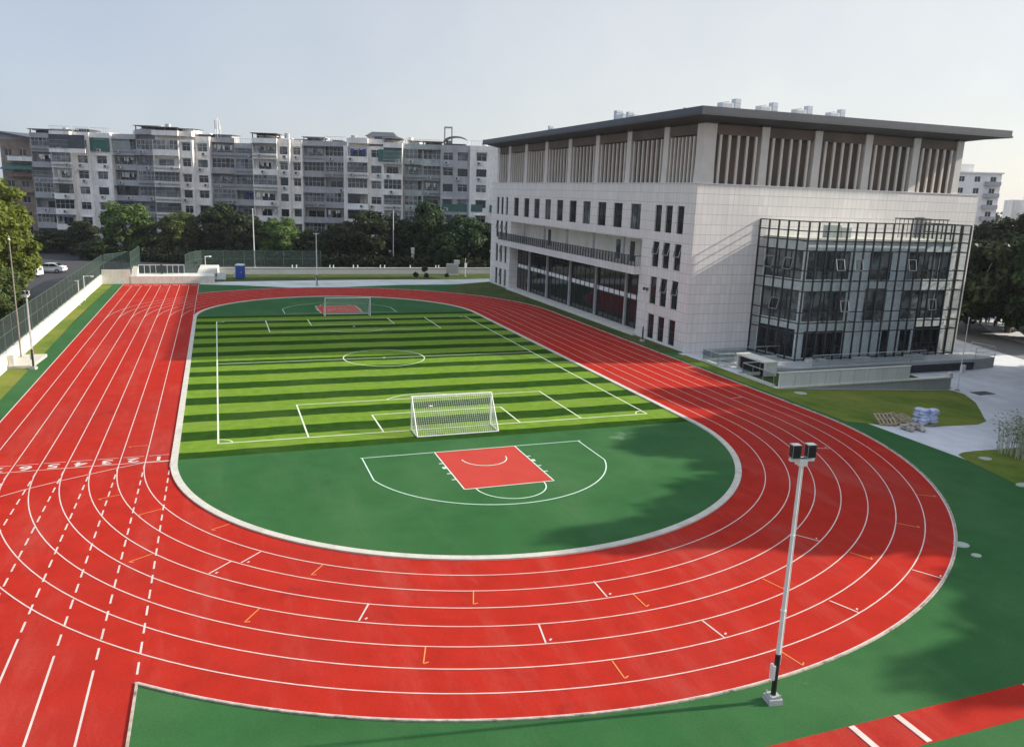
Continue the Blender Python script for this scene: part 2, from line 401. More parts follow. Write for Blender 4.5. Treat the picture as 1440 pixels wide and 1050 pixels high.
ew = MB()
ring(ew, RO-.045, .07, 0, a_end, 120, 0, Z2); ring(ew, RO-.045, .07, 0, -a_end, 120, L, Z2)
ew.face([(RO-.08,0,Z2),(RO-.01,0,Z2),(RO-.01,L,Z2),(RO-.08,L,Z2)])
struct(ew.build('track_edge_line', M['line']))

# striped turf pitch
tf = MB()
yb = [.12,1.2,3.3,5.05,7.1,8.75,11.15,13.0,15.2,17.05,19.4,21.0,22.85,24.8,26.9,28.7,31.0,32.9,35.2,36.8,39.1,41.0,43.3,45.2,47.2,48.6]
def xin(y):   # inside the kerb
    yy = y if y < 0 else (y-L if y > L else 0)
    return math.sqrt(max(.1, (R-.34)**2-yy*yy))
for i, (a, b) in enumerate(zip(yb, yb[1:])):
    jit = lambda y, k, i_: y if i_ in (0, len(yb)-1) else y+.05*math.sin(k*1.9+y*7)+.04*math.sin(k*.73+y*3)
    nk = 28
    for k in range(nk):
        fa, fb = -1+2*k/nk, -1+2*(k+1)/nk
        tf.face([(xin(a)*fa,jit(a,k,i),Z1),(xin(a)*fb,jit(a,k+1,i),Z1),(xin(b)*fb,jit(b,k+1,i+1),Z1),(xin(b)*fa,jit(b,k,i+1),Z1)], 1 if i % 2 == 0 else 0)
struct(tf.build('football_turf', [M['turf_l'], M['turf_d']]))
pm = MB(); lp = .10
x0, x1, y0, y1 = -13.52, 13.68, 2.43, 45.1; xc = (x0+x1)/2; yc = (y0+y1)/2
def rect(mb, a, b, c, d, w, z, sides='LRBT'):
    if 'L' in sides: mb.face([(a-w/2,c+w/2,z),(a+w/2,c+w/2,z),(a+w/2,d-w/2,z),(a-w/2,d-w/2,z)])
    if 'R' in sides: mb.face([(b-w/2,c+w/2,z),(b+w/2,c+w/2,z),(b+w/2,d-w/2,z),(b-w/2,d-w/2,z)])
    if 'B' in sides: mb.face([(a-w/2,c-w/2,z),(b+w/2,c-w/2,z),(b+w/2,c+w/2,z),(a-w/2,c+w/2,z)])
    if 'T' in sides: mb.face([(a-w/2,d-w/2,z),(b+w/2,d-w/2,z),(b+w/2,d+w/2,z),(a-w/2,d+w/2,z)])
rect(pm, x0, x1, y0, y1, lp, Z2)
seg(pm, (x0+lp/2, yc), (x1-lp/2, yc), lp, Z2)
ring(pm, 3.45, .09, 0, 2*PI, 64, yc, Z3)
rect(pm, xc-8.68, xc+8.72, y0, y0+7.36, lp, Z3, 'LRT'); rect(pm, xc-4.3, xc+4.45, y0, y0+3.85, lp, Z3, 'LRT')
rect(pm, xc-8.68, xc+8.72, y1-7.36, y1, lp, Z3, 'LRB'); rect(pm, xc-4.3, xc+4.45, y1-3.85, y1, lp, Z3, 'LRB')
ring(pm, 3.45, .09, .72, PI-.72, 24, y0+5.1, Z3+.001); ring(pm, 3.45, .09, -PI+.72, -.72, 24, y1-5.1, Z3+.001)
for sx, xx in ((1,x0),(-1,x1)):
    for sy, yy in ((1,y0),(-1,y1)):
        a = [(xx+sx*.75*math.cos(t), yy+sy*.75*math.sin(t)) for t in [PI/2*i/8 for i in range(9)]]
        for p, q in zip(a, a[1:]): seg(pm, p, q, .08, Z3+.001)
for yy in (y0+5.1, yc, y1-5.1): ring(pm, .07, .14, 0, 2*PI, 12, yy, Z3+.002)
struct(pm.build('pitch_line', M['line_g']))

# the two basketball half courts in the D zones
def court(y, s):
    xm = .14; sx = MB()
    P = lambda x, d: (xm+x, y-s*d)
    q = [P(-2.38,0), P(-2.38,5.84), P(2.38,5.84), P(2.38,0)]
    f = [(a,b,Z2) for a,b in q]; sx.face(f if s > 0 else f[::-1])
    struct(sx.build('court_paint', M['court_red']))
    c = MB(); w = .07
    rectp = [P(-2.38,0),P(-2.38,5.84),P(2.38,5.84),P(2.38,0)]
    for a, b in zip(rectp, rectp[1:]): seg(c, a, b, w, Z3)
    seg(c, P(-6.5,0), P(6.55,0), w, Z3+.001)
    yb_ = 1.575
    def arc(r, a0, a1, n, d0, z):
        pts = [P(r*math.cos(a0+(a1-a0)*i/n), d0+r*math.sin(a0+(a1-a0)*i/n)) for i in range(n+1)]
        for a, b in zip(pts, pts[1:]): seg(c, a, b, w, z)
        return pts
    th = math.acos(6.4/6.68)
    pts = arc(6.68, th, PI-th, 60, yb_, Z3+.002)
    seg(c, P(6.4,0), pts[0], w, Z3+.002); seg(c, P(-6.4,0), pts[-1], w, Z3+.002)
    arc(1.8, 0, PI, 30, 5.84, Z3+.002); arc(1.25, 0, PI, 24, yb_, Z3+.002)
    for side in (-1, 1):
        for d in (1.9, 2.6, 3.5, 4.4): 
            ww = .3 if d == 2.6 else .1
            seg(c, P(side*2.42, d), P(side*2.62, d), ww, Z3+.001)
    struct(c.build('court_line', M['line_mint']))
court(-2.0, 1); court(49.6, -1)

# long-jump runway at the lower right
rw = MB(); rw.face([(-8,-29.25,Z1),(27.2,-29.25,Z1),(27.2,-28.0,Z1),(-8,-28.0,Z1)]); struct(rw.build('jump_runway', M['track']))
rm = MB()
for x in (3.0, 4.62, 9.75, 14.6): rm.box(x-.1, x+.1, -29.2, -28.03, Z1, Z1+.02)
struct(rm.build('runway_mark', M['line']))

# verges, paths, plaza
sheet('verge_lawn', [(-28.3,-50),(-26.75,-50),(-26.7,10),(-26.9,30),(-27.1,50),(-26.9,79.4),(-28.3,79.4)], M['lawn'], Z2)
sheet('pale_path', [(-15.75,79.4),(-15.7,78.6),(-11,77.2),(-7,75.6),(-3.5,73.9),(0,73.85),(3.5,74.0),(8,75.2),(13,76.3),(21.5,76.5),(28.4,80.0),(29.6,84.1),(23.4,83.4),(14,83.5),(5,83.2),(-4,82.5),(-13.6,81.5)], M['path'], Z2)
sheet('far_lawn', [(-13.7,81.6),(-4,82.6),(5,83.3),(14,83.6),(23.4,83.5),(29.6,84.2),(34,91.8),(-13.7,91.8)], M['lawn_d'], .02)
sheet('side_lawn', [(RO+.1,21),(27.98,21),(27.98,79.2),(26,78.6),(22.6,75.8),(19.4,71.5)]+[(x,y) for x, y in arc_pts(RO+.1, math.radians(49), 0, 30, L)], M['lawn_d'], Z3)
sheet('plaza', [(27.3,-60),(120,-60),(120,60),(62.5,60),(62.5,20.8),(27.3,20.8)], M['concrete'], .004, drape=True)
sheet('side_road', [(56,-20),(64,-20),(78,28),(104,60),(92,60),(70,27)], M['asphalt_l'], .010, drape=True)
lawn1 = [(26.12,-2.4),(28.03,-3.67),(31.96,-4.13),(36.74,-3.73),(38.6,-2.9),(39.34,-2.11),(41.2,-.3),(43.98,2.49),(46.06,5.3),(46.1,6.6),(27.6,6.6),(27.6,19.9),(26.12,19.9)]
sheet('front_lawn', lawn1, M['lawn'], .012, drape=True)
lawn2 = [(27.35,-10.6),(27.7,-9.9),(28.6,-9.5),(29.8,-9.3),(31.7,-9.15),(34.8,-8.75),(40,-8.4),(44,-12),(42,-24),(32,-24),(27.35,-22),(26.0,-16),(26.45,-14.5)]
sheet('corner_lawn', lawn2, M['lawn'], .012, drape=True)
# planting bed behind the retaining wall
sheet('planting_bed', [(28.2,7.3),(47,7.3),(47.5,12.6),(28.2,12.6)], M['lawn_d'], .014, drape=True)
for i, (x, y, a, b, lb) in enumerate([(28.62,5.15,.55,.45,'pale oval cover in the lawn near the track and the low wall'),(28.87,-10.75,.45,.3,'pale oval cover in the corner lawn below the bamboo'),(26.7,-14.9,.5,.3,'pale oval cover at the edge of the corner lawn, at the right margin'),(16.7,-19.7,.34,.3,'whitish stain-like disc on the green ground just outside the track bend'),(16.4,-20.7,.22,.18,'small whitish stain-like disc, the lower of two outside the track bend')]):
    c = MB(); c.prism([(a*math.cos(2*PI*k/20), b*math.sin(2*PI*k/20)) for k in range(20)], -.05, .03)
    c.prism([(a*.8*math.cos(2*PI*k/20), b*.8*math.sin(2*PI*k/20)) for k in range(20)], .03, .04)
    tag(c.build('ground_disc', M['disc_pale'], loc=(x,y,terr(x))), lb, 'cover', 'round pale covers in the ground')  # the two outside the bend are added discs standing in for whitish stains
# ------------------------------------------------------------------ sports hall
def anchored(root):
    """builder for parts modelled in world coordinates under an Empty that stands at the base"""
    inv = Matrix.Translation(-root.location)
    def b(mb, name, mats, parent=None, smooth=False):
        o = mb.build(name, mats, parent or root, smooth=smooth)
        if parent is None: o.matrix_parent_inverse = inv
        return o
    return b
def holed_wall(mb, A, U, rect, holes, depth_vec, mi=0, mi_rev=0):
    """wall sheet A+U*u+(0,0,z) with rectangular openings and reveals running along depth_vec"""
    u0, u1, z0, z1 = rect; A = Vector(A); U = Vector(U); D = Vector(depth_vec)
    us = sorted({u0, u1, *[h[0] for h in holes], *[h[1] for h in holes]}); zs = sorted({z0, z1, *[h[2] for h in holes], *[h[3] for h in holes]})
    P = lambda u, z: A+U*u+Vector((0,0,z))
    for a, b in zip(us, us[1:]):
        for c, d in zip(zs, zs[1:]):
            m_, n_ = (a+b)/2, (c+d)/2
            if any(h[0] < m_ < h[1] and h[2] < n_ < h[3] for h in holes): continue
            mb.face([P(a,c),P(b,c),P(b,d),P(a,d)], mi)
    for h in holes:
        a, b, c, d = h[:4]
        for p, q in (((a,c),(b,c)),((b,c),(b,d)),((b,d),(a,d)),((a,d),(a,c))):
            p_, q_ = P(*p), P(*q); mb.face([p_, q_, q_+D, p_+D], mi_rev)
X0, Y0, XE, YE, ZP = 28.0, 20.8, 62.4, 79.0, 15.6
hall = thing('sports_hall', 'stone-clad four-storey sports hall with dark overhanging roof and glazed annex', 'building', (28,20.8,0))
hb = anchored(hall)
# window openings on the track side
wins = []
far = [(75.45,76.55),(73.5,74.55),(71.45,72.4)]; near = [(26.75,28.0),(24.75,26.0),(22.7,23.9)]
wide = [(66.9,68.9),(62.75,64.75),(58.85,60.85),(54.9,56.9),(50.95,52.95),(46.9,48.95),(42.95,45.0),(38.9,41.0),(35.0,37.05),(30.95,33.1)]
for a, b in far+wide+near: wins.append((a,b,10.95,13.55))
for a, b in far+near: wins += [(a,b,7.5,10.0),(a,b,3.75,6.5),(a,b,.22,2.72)]
OP1 = (30.4, 70.0, -.02, 6.4); OP2 = (30.2, 70.0, 7.2, 10.05)
wl = MB(); INX = 29.4; INX2 = 30.6
holed_wall(wl, (X0,0,0), (0,1,0), (Y0,YE,0,ZP), wins, (.22,0,0))
# cut the two big openings by rebuilding with them as holes of their own depth
wl = MB()
holed_wall(wl, (X0,0,0), (0,1,0), (Y0,YE,-.3,ZP), wins+[(OP1[0],OP1[1],-.3,6.4), OP2], (.22,0,0))
wl.face([(X0+.22,OP1[0],-.3),(INX,OP1[0],-.3),(INX,OP1[0],6.4),(X0+.22,OP1[0],6.4)]); wl.face([(X0+.22,OP1[1],-.3),(INX,OP1[1],-.3),(INX,OP1[1],6.4),(X0+.22,OP1[1],6.4)])
wl.face([(X0+.22,OP1[0],6.4),(INX,OP1[0],6.4),(INX,OP1[1],6.4),(X0+.22,OP1[1],6.4)])
for y in OP2[:2]: wl.face([(X0+.22,y,7.2),(INX2,y,7.2),(INX2,y,10.05),(X0+.22,y,10.05)])
wl.face([(X0+.22,OP2[0],10.05),(INX2,OP2[0],10.05),(INX2,OP2[1],10.05),(X0+.22,OP2[1],10.05)]); wl.face([(X0+.22,OP2[0],7.2),(INX2,OP2[0],7.2),(INX2,OP2[1],7.2),(X0+.22,OP2[1],7.2)])
# camera-side wall with a door opening at the annex roof level, end and back walls, roof terrace
door_h = (54.1-X0, 55.5-X0, 10.95, 13.2)
holed_wall(wl, (X0,Y0,0), (1,0,0), (0,XE-X0,-1.3,ZP), [door_h], (0,.2,0))
wl.face([(XE,Y0,-1.3),(XE,YE,-1.3),(XE,YE,ZP),(XE,Y0,ZP)]); wl.face([(XE,YE,-.3),(X0,YE,-.3),(X0,YE,ZP),(XE,YE,ZP)])
wl.face([(X0+.02,Y0+.02,ZP-.5),(XE-.02,Y0+.02,ZP-.5),(XE-.02,YE-.02,ZP-.5),(X0+.02,YE-.02,ZP-.5)])
wall = hb(wl, 'wall', M['stone'])
bw = MB(); bw.face([(INX2,OP2[0],7.2),(INX2,OP2[1],7.2),(INX2,OP2[1],10.05),(INX2,OP2[0],10.05)])
hb(bw, 'balcony_back_wall', M['wall_white'])
cp = MB(); cp.box(X0-.06, X0+.34, Y0-.06, YE+.06, ZP, ZP+.09); cp.box(X0+.34, XE+.06, Y0-.06, Y0+.34, ZP, ZP+.09); cp.box(XE-.34, XE+.06, Y0+.34, YE+.06, ZP, ZP+.09)
hb(cp, 'coping', M['stone_lt'])
dr = MB(); dr.face([(54.1,Y0+.2,10.95),(55.5,Y0+.2,10.95),(55.5,Y0+.2,13.2),(54.1,Y0+.2,13.2)]); hb(dr, 'door', M['plast_g'])
def window(a, b, c, d, tilt=None, split=False):
    f = MB(); x = X0+.2; t = .07
    f.box(x-.06,x,a,a+t,c,d); f.box(x-.06,x,b-t,b,c,d); f.box(x-.06,x,a+t,b-t,c,c+t); f.box(x-.06,x,a+t,b-t,d-t,d)
    mid = c+(d-c)*.52
    f.box(x-.06,x,a+t,b-t,mid-.03,mid+.03)
    if split: f.box(x-.06,x,(a+b)/2-.03,(a+b)/2+.03,c+t,d-t)
    o = hb(f, 'window', M['dframe'])
    p = MB(); p.face([(x-.02,a+t,c+t),(x-.02,b-t,c+t),(x-.02,b-t,d-t),(x-.02,a+t,d-t)])
    hb(p, 'pane', random.choice([M['glass_dk'],M['glass_dk'],M['glass_mid']]) if split else M['glass_dk'], o)
    if tilt:
        s = MB(); h = d-t-mid; ox = h*math.sin(tilt); oz = h*math.cos(tilt); zt = d-t
        for y0_, y1_ in ((a+t,a+t+.06),(b-t-.06,b-t)):
            s.hexa([(x-.1-ox,y0_,zt-oz),(x-.06-ox,y0_,zt-oz),(x-.06-ox,y1_,zt-oz),(x-.1-ox,y1_,zt-oz)], [(x-.1,y0_,zt),(x-.06,y0_,zt),(x-.06,y1_,zt),(x-.1,y1_,zt)])
        s.box(x-.12-ox,x-.06-ox,a+t,b-t,zt-oz-.06,zt-oz)
        sa = hb(s, 'sash', M['steel'], o)
        q = MB(); q.face([(x-.08-ox,a+t+.06,zt-oz),(x-.08-ox,b-t-.06,zt-oz),(x-.08,b-t-.06,zt),(x-.08,a+t+.06,zt)]); hb(q, 'sash_pane', M['rail_glass'], o)
for a, b, c, d in wins:
    isw = (a,b) in wide; isn = (a,b) in near or (a,b) in far
    tl_ = None
    if isn and 7 < c < 8: tl_ = .26
    elif isn and 3 < c < 4 and b < 27: tl_ = .2
    elif (a,b) == far[1] and c < 4: tl_ = .25
    window(a, b, c, d, tl_, isw)
# ground-floor curtain wall in the recess
cw = MB(); n = 30; y0_, y1_ = OP1[0]+.02, OP1[1]-.02
for i in range(n+1):
    y = y0_+(y1_-y0_)*i/n; cw.box(INX-.08, INX+.02, y-.03, y+.03, .25, 6.38)
for z in (.28, 3.3, 3.95, 5.6): cw.box(INX-.06, INX+.015, y0_, y1_, z-.035, z+.035)
hb(cw, 'mullion_grid', M['dframe'])
gp = MB(); gp.face([(INX-.03,y0_,.25),(INX-.03,y1_,.25),(INX-.03,y1_,6.38),(INX-.03,y0_,6.38)]); hb(gp, 'curtain_glass', M['glass_dk'])
sp = MB()
for i in range(n):
    a = y0_+(y1_-y0_)*i/n+.12; b = y0_+(y1_-y0_)*(i+1)/n-.12
    sp.face([(INX-.045,a,3.38),(INX-.045,b,3.38),(INX-.045,b,3.87),(INX-.045,a,3.87)])
hb(sp, 'spandrel', M['annex'])
for y in (35.2, 42.8, 50.4, 58.0, 64.8):
    c = MB(); c.box(INX-.33, INX-.09, y-.16, y+.16, 0, 6.4); hb(c, 'recess_column', M['wall_grey'])
pb = MB(); pb.box(X0-.45, INX, OP1[0]-.2, OP1[1], -.3, .22); hb(pb, 'plinth', M['wall_white'])
# balcony
BX = X0-.75
sl = MB(); sl.box(BX, X0-.003, 30.2, 73.6, 6.42, 7.22); hb(sl, 'balcony_slab', M['stone_lt'])
for y0b, y1b in ((73.6, 30.2),):
    rl = MB(); x = BX+.08
    for z in (8.3, 7.34): rl.box(x-.03, x+.03, 30.25, 73.55, z-.03, z+.03)
    nb = 58
    for i in range(nb+1):
        y = 30.28+(73.5-30.28)*i/nb; rl.box(x-.035, x+.035, y-.035, y+.035, 7.22, 8.3)
        if i < nb:
            for k in range(1, 5): yy = y+(73.5-30.28)/nb*k/5; rl.box(x-.012, x+.012, yy-.012, yy+.012, 7.37, 8.27)
    for z in (8.3, 7.34): rl.box(x+.03, X0-.01, 30.25, 30.31, z-.03, z+.03); rl.box(x+.03, X0-.01, 73.49, 73.55, z-.03, z+.03)
    hb(rl, 'balcony_railing', M['dframe'])
for y in (34.9, 42.4, 50.1, 57.8, 65.3):
    c = MB(); c.box(X0+.25, X0+.5, y-.13, y+.13, 7.2, 10.05); hb(c, 'balcony_column', M['wall_grey'])
for a, b in ((36.4,37.4),(39.8,40.8),(33.6,34.5),(60.6,61.5),(62.6,63.5)):
    c = MB(); c.box(INX2-.06, INX2-.01, a, b, 7.22, 9.4); hb(c, 'balcony_door', random.choice([M['dframe'],M['plast_g'],M['glass_mid']]))
# upper gallery: inner wall, columns, slats
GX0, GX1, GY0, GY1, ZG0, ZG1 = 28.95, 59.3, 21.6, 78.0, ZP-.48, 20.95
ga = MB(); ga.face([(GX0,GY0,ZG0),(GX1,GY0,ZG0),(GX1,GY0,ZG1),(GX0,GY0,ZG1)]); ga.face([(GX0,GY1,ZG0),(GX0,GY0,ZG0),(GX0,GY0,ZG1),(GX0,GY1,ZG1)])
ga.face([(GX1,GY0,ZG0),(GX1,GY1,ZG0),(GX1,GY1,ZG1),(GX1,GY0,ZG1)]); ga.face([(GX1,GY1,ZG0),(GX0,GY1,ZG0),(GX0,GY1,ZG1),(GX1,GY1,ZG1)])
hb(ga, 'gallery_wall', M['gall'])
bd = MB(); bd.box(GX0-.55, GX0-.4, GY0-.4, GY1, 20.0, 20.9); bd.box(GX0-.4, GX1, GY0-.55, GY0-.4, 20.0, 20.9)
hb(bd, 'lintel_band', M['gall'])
def column(x, y, wx, wy, zt=20.9):
    c = MB()
    c.hexa([(x-wx*.56,y-wy*.52,ZP-.4),(x+wx*.56,y-wy*.52,ZP-.4),(x+wx*.56,y+wy*.52,ZP-.4),(x-wx*.56,y+wy*.52,ZP-.4)], [(x-wx/2,y-wy/2,ZP+1.9),(x+wx/2,y-wy/2,ZP+1.9),(x+wx/2,y+wy/2,ZP+1.9),(x-wx/2,y+wy/2,ZP+1.9)])
    c.box(x-wx/2, x+wx/2, y-wy/2, y+wy/2, ZP+1.9, zt)
    o = hb(c, 'column', M['column'])
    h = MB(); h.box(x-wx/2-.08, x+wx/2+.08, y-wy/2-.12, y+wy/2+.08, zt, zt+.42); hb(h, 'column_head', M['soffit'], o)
rc = [34.95, 41.0, 47.1, 53.2, 59.0]; lc = [27.4, 34.95, 42.6, 50.3, 57.9, 65.35, 72.2, 77.2]
column(28.98, 21.5, 1.25, 1.25)
for x in rc: column(x, 21.35, .82, .9)
for y in lc: column(28.75, y, .9, .95)
def slats(ps, axis):
    for a, b, n_ in ps:
        for i in range(n_):
            t = a+(b-a)*(i+.5)/n_; s = MB()
            if axis == 'x': s.box(t-.115, t+.115, GY0-.62, GY0-.44, ZP-.4, 20.0)
            else: s.box(GX0-.60, GX0-.42, t-.10, t+.10, ZP-.4, 19.85)
            hb(s, 'slat', M['slat'])
slats([(29.7,34.5,5),(35.45,40.5,5),(41.5,46.6,5),(47.6,52.7,5),(53.7,58.5,5)], 'x')
ly = [22.3]+lc
slats([(a+.55 if i else a, b-.55, 7) for i, (a, b) in enumerate(zip(ly, ly[1:-1]))]+[(72.8,76.7,4)], 'y')
# roof
RX0, RX1, RY0, RY1, RB, RT = 26.7, 63.5, 19.0, 80.5, 21.45, 22.05
rf = MB()
rf.box(RX0+.2, RX1-.2, RY0+.2, RY1-.2, RB+.05, RT)
inx0, inx1, iny0, iny1 = RX0+5, RX1-5, RY0+5, RY1-5
rf.hexa([(RX0+.2,RY0+.2,RT),(RX1-.2,RY0+.2,RT),(RX1-.2,RY1-.2,RT),(RX0+.2,RY1-.2,RT)], [(inx0,iny0,RT+.35),(inx1,iny0,RT+.35),(inx1,iny1,RT+.35),(inx0,iny1,RT+.35)])
roof = hb(rf, 'roof', M['roof'])
fa = MB()
for x0_, x1_, y0_, y1_ in ((RX0,RX1,RY0,RY0+.2),(RX0,RX1,RY1-.2,RY1),(RX0,RX0+.2,RY0+.2,RY1-.2),(RX1-.2,RX1,RY0+.2,RY1-.2)):
    fa.box(x0_, x1_, y0_, y1_, RB, RT+.06)
hb(fa, 'fascia', M['roof'], roof)
ft = MB()
for x0_, x1_, y0_, y1_ in ((RX0-.08,RX1+.08,RY0-.08,RY0-.002),(RX0-.08,RX0-.002,RY0,RY1),(RX1+.002,RX1+.08,RY0,RY1)): ft.box(x0_, x1_, y0_, y1_, RB-.06, RB+.14)
hb(ft, 'gutter', M['soffit'], roof)
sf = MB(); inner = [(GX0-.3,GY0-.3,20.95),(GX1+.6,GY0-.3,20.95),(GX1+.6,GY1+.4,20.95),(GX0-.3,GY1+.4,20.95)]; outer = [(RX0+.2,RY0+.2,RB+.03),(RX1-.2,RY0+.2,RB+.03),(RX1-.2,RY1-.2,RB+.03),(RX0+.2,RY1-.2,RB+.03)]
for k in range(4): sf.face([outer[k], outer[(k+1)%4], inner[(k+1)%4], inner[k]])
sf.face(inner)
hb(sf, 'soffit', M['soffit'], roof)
# outdoor units standing on the roof
def roof_unit(x, y, s, label, ry=0):
    t = thing('rooftop_unit', label, 'rooftop unit', (x,y,RT+.36), ry, 'pale outdoor units on the sports hall roof')
    a = MB(); a.box(-1.1*s,.2*s,-.45*s,.45*s,.25*s,1.0*s)
    for q in (-1.0,.1): a.box((q-.05)*s,(q+.05)*s,-.4*s,.4*s,0,.25*s)
    for k in range(5): a.box((-1.0+k*.24)*s,(-.9+k*.24)*s,-.48*s,-.452*s,.32*s,.92*s)
    a.build('casing', M['white_metal'], t)
    b = MB(); b.box(.45*s,1.05*s,-.35*s,.35*s,.1*s,1.45*s)
    for k in range(3): b.box(.43*s,1.07*s,-.37*s,-.352*s,(.35+k*.35)*s,(.42+k*.35)*s)
    b.build('fan_tower', M['pale'], t)
    c = MB(); c.tube((.2*s,0,.8*s),(.45*s,0,.8*s),.08*s); c.bar((-1.1*s,.4*s,1.02*s),(.2*s,.4*s,1.22*s),.05*s); c.build('pipework', M['steel'], t)
for i, (x, sc, lb) in enumerate([(34.3,1.0,'pale rooftop unit nearest the roof corner, largest of the front row'),(38.7,.97,'second pale rooftop unit in the row along the front eave'),(43.0,.94,'third pale rooftop unit in the row along the front eave'),(47.2,.9,'pale rooftop unit at the right end of the front row')]):
    roof_unit(x, 26.2, sc, lb)
for y, sc, lb in [(45.0,1.2,'pale rooftop unit above the middle of the long track-side eave'),(42.3,.95,'pale rooftop unit close beside the middle one on the track-side eave'),(30.5,.6,'small pale rooftop unit just left of the roof corner'),(66,.9,'lone pale rooftop unit near the far end of the roof')]:
    roof_unit(32.4, y, sc, lb, PI/2)

# ------------------------------------------------------------------ glazed annex
AX0, AX1, AY, AZ = 36.25, 55.5, 15.24, 12.64
IX0, IX1, IY, IZ = AX0+.75, AX1-.75, AY+.75, 10.95
SL = .19
SX = lambda y: AX0-(y-AY)*SL          # the left side splays out towards the hall
IS = lambda y: IX0-(y-IY)*SL
aw = MB()
fw = []   # openings (x0,x1,z0,z1) in the inner front wall
fw += [(37.15,42.0,7.45,9.95),(44.3,47.0,7.35,9.95),(49.0,54.2,7.4,9.95)]
fw += [(37.15,42.0,3.55,6.35),(44.2,46.9,3.5,6.55),(48.8,54.2,3.55,6.35)]
fw += [(37.6,42.2,.12,2.62),(46.9,47.9,.05,2.55),(49.2,50.6,.3,2.5),(51.0,54.4,.12,2.75)]
holed_wall(aw, (0,IY,0), (1,0,0), (IX0,IX1,-.3,IZ), fw, (0,.12,0))
sw = [(16.4,20.6,7.4,9.95),(16.4,20.6,3.55,6.4),(16.4,20.7,.12,2.75)]
holed_wall(aw, (IS(0),0,0), (-SL,1,0), (IY,Y0,-.3,IZ), sw, (.12,0,0))
aw.face([(IX1,IY,-1.3),(IX1,Y0,-1.3),(IX1,Y0,IZ),(IX1,IY,IZ)])
hb(aw, 'annex_wall', M['annex'])
ar = MB(); ar.prism([(IX0-.12,IY-.12),(IX1+.12,IY-.12),(IX1+.12,Y0-.02),(IS(Y0)-.12,Y0-.02)], IZ, IZ+.2); hb(ar, 'annex_roof', M['wall_white'])
def annex_window(pts, P, vert):
    u0, u1, z0, z1 = pts
    f = MB(); n_ = max(1, round((u1-u0)/1.3))
    for i in range(n_+1):
        u = u0+(u1-u0)*i/n_; p, q = P(u,z0), P(u,z1); f.bar(p, q, .07)
    for z in (z0, z1, z0+(z1-z0)*.35): f.bar(P(u0,z), P(u1,z), .06)
    o = hb(f, 'annex_window', M['dframe'])
    g_ = MB(); g_.face([P(u0,z0,.02),P(u1,z0,.02),P(u1,z1,.02),P(u0,z1,.02)]); hb(g_, 'pane', M['glass_ax'] if z0 > 3 else M['glass_dk'], o)
for h in fw: annex_window(h, lambda u, z, e=0: (u, IY+.1+e, z), 1)
for h in sw: annex_window(h, lambda u, z, e=0: (IS(u)+.1+e, u, z), 0)
# mullion grid of the outer skin
mg = MB(); nx = 18; zr = [.14,2.62,3.52,4.5,6.42,7.34,8.28,10.06,10.96,11.8,AZ]
for i in range(nx+1):
    x = AX0+(AX1-AX0)*i/nx; mg.box(x-.055, x+.055, AY-.1, AY+.04, .02, AZ)
for z in zr: mg.box(AX0, AX1, AY-.06, AY+.03, z-.05, z+.05)
ny = 5
for i in range(ny+1):
    y = AY+(Y0-.06-AY)*i/ny
    if i: mg.box(SX(y)-.1, SX(y)+.04, y-.055, y+.055, .02, AZ); mg.box(AX1-.04, AX1+.06, y-.055, y+.055, .02, AZ)
for z in zr: mg.bar((SX(AY)-.015,AY,z),(SX(Y0-.06)-.015,Y0-.06,z),.09,.1); mg.box(AX1-.03, AX1+.05, AY, Y0-.06, z-.05, z+.05)
for i in range(0, nx+1, 3):   # brackets back to the inner building
    x = AX0+(AX1-AX0)*i/nx
    for z in (3.52, 7.34, 10.9): mg.bar((x,AY+.04,z),(x,IY-.01,z),.05)
hb(mg, 'annex_mullion_grid', M['dframe'])
gz = MB(); gz.face([(AX0,AY,.1),(AX1,AY,.1),(AX1,AY,AZ),(AX0,AY,AZ)]); gz.face([(AX0,AY,.1),(SX(Y0-.06),Y0-.06,.1),(SX(Y0-.06),Y0-.06,AZ),(AX0,AY,AZ)]); gz.face([(AX1,AY,.1),(AX1,Y0-.06,.1),(AX1,Y0-.06,AZ),(AX1,AY,AZ)])
hb(gz, 'annex_glazing', M['glazing'])
def open_light(c):      # a top-hung light: slim frame with its pane
    s = MB(); c = [Vector(p) for p in c]
    for p, q in zip(c, c[1:]+c[:1]): s.bar(p, q, .05)
    o = hb(s, 'open_light', M['steel']); g_ = MB(); g_.face(c); hb(g_, 'open_pane', M['rail_glass'], o)
for i, z, tl_ in ((3,8.34,.30),(5,8.34,.22),(4,4.56,.25),(11,8.34,.2),(14,4.56,.2)):   # opened lights in the outer skin
    xa, xb = AX0+(AX1-AX0)*i/nx+.09, AX0+(AX1-AX0)*(i+1)/nx-.09; h = 1.0; oy, oz = h*math.sin(tl_), h*math.cos(tl_); zt = z+h; y = AY-.13
    open_light([(xa,y-oy,zt-oz),(xb,y-oy,zt-oz),(xb,y,zt),(xa,y,zt)])
for j, z in ((1,8.34),(3,8.34),(2,4.56)):
    ya, yb_ = AY+(Y0-.06-AY)*j/ny+.09, AY+(Y0-.06-AY)*(j+1)/ny-.09
    open_light([(SX(yb_)-.38,yb_,z),(SX(ya)-.38,ya,z),(SX(ya)-.13,ya,z+1),(SX(yb_)-.13,yb_,z+1)])
tr = MB()   # roof-terrace trellis at the right end
for i in range(9): x = 50.4+i*.55; tr.bar((x,17.4,IZ+.22),(x,17.4,13.0),.05); tr.bar((x,19.6,IZ+.22),(x,19.6,13.0),.05); tr.bar((x,17.3,13.03),(x,19.7,13.03),.05)
tr.bar((50.3,17.4,13.08),(55.0,17.4,13.08),.07); tr.bar((50.3,19.6,13.08),(55.0,19.6,13.08),.07)
hb(tr, 'roof_trellis', M['dframe'])
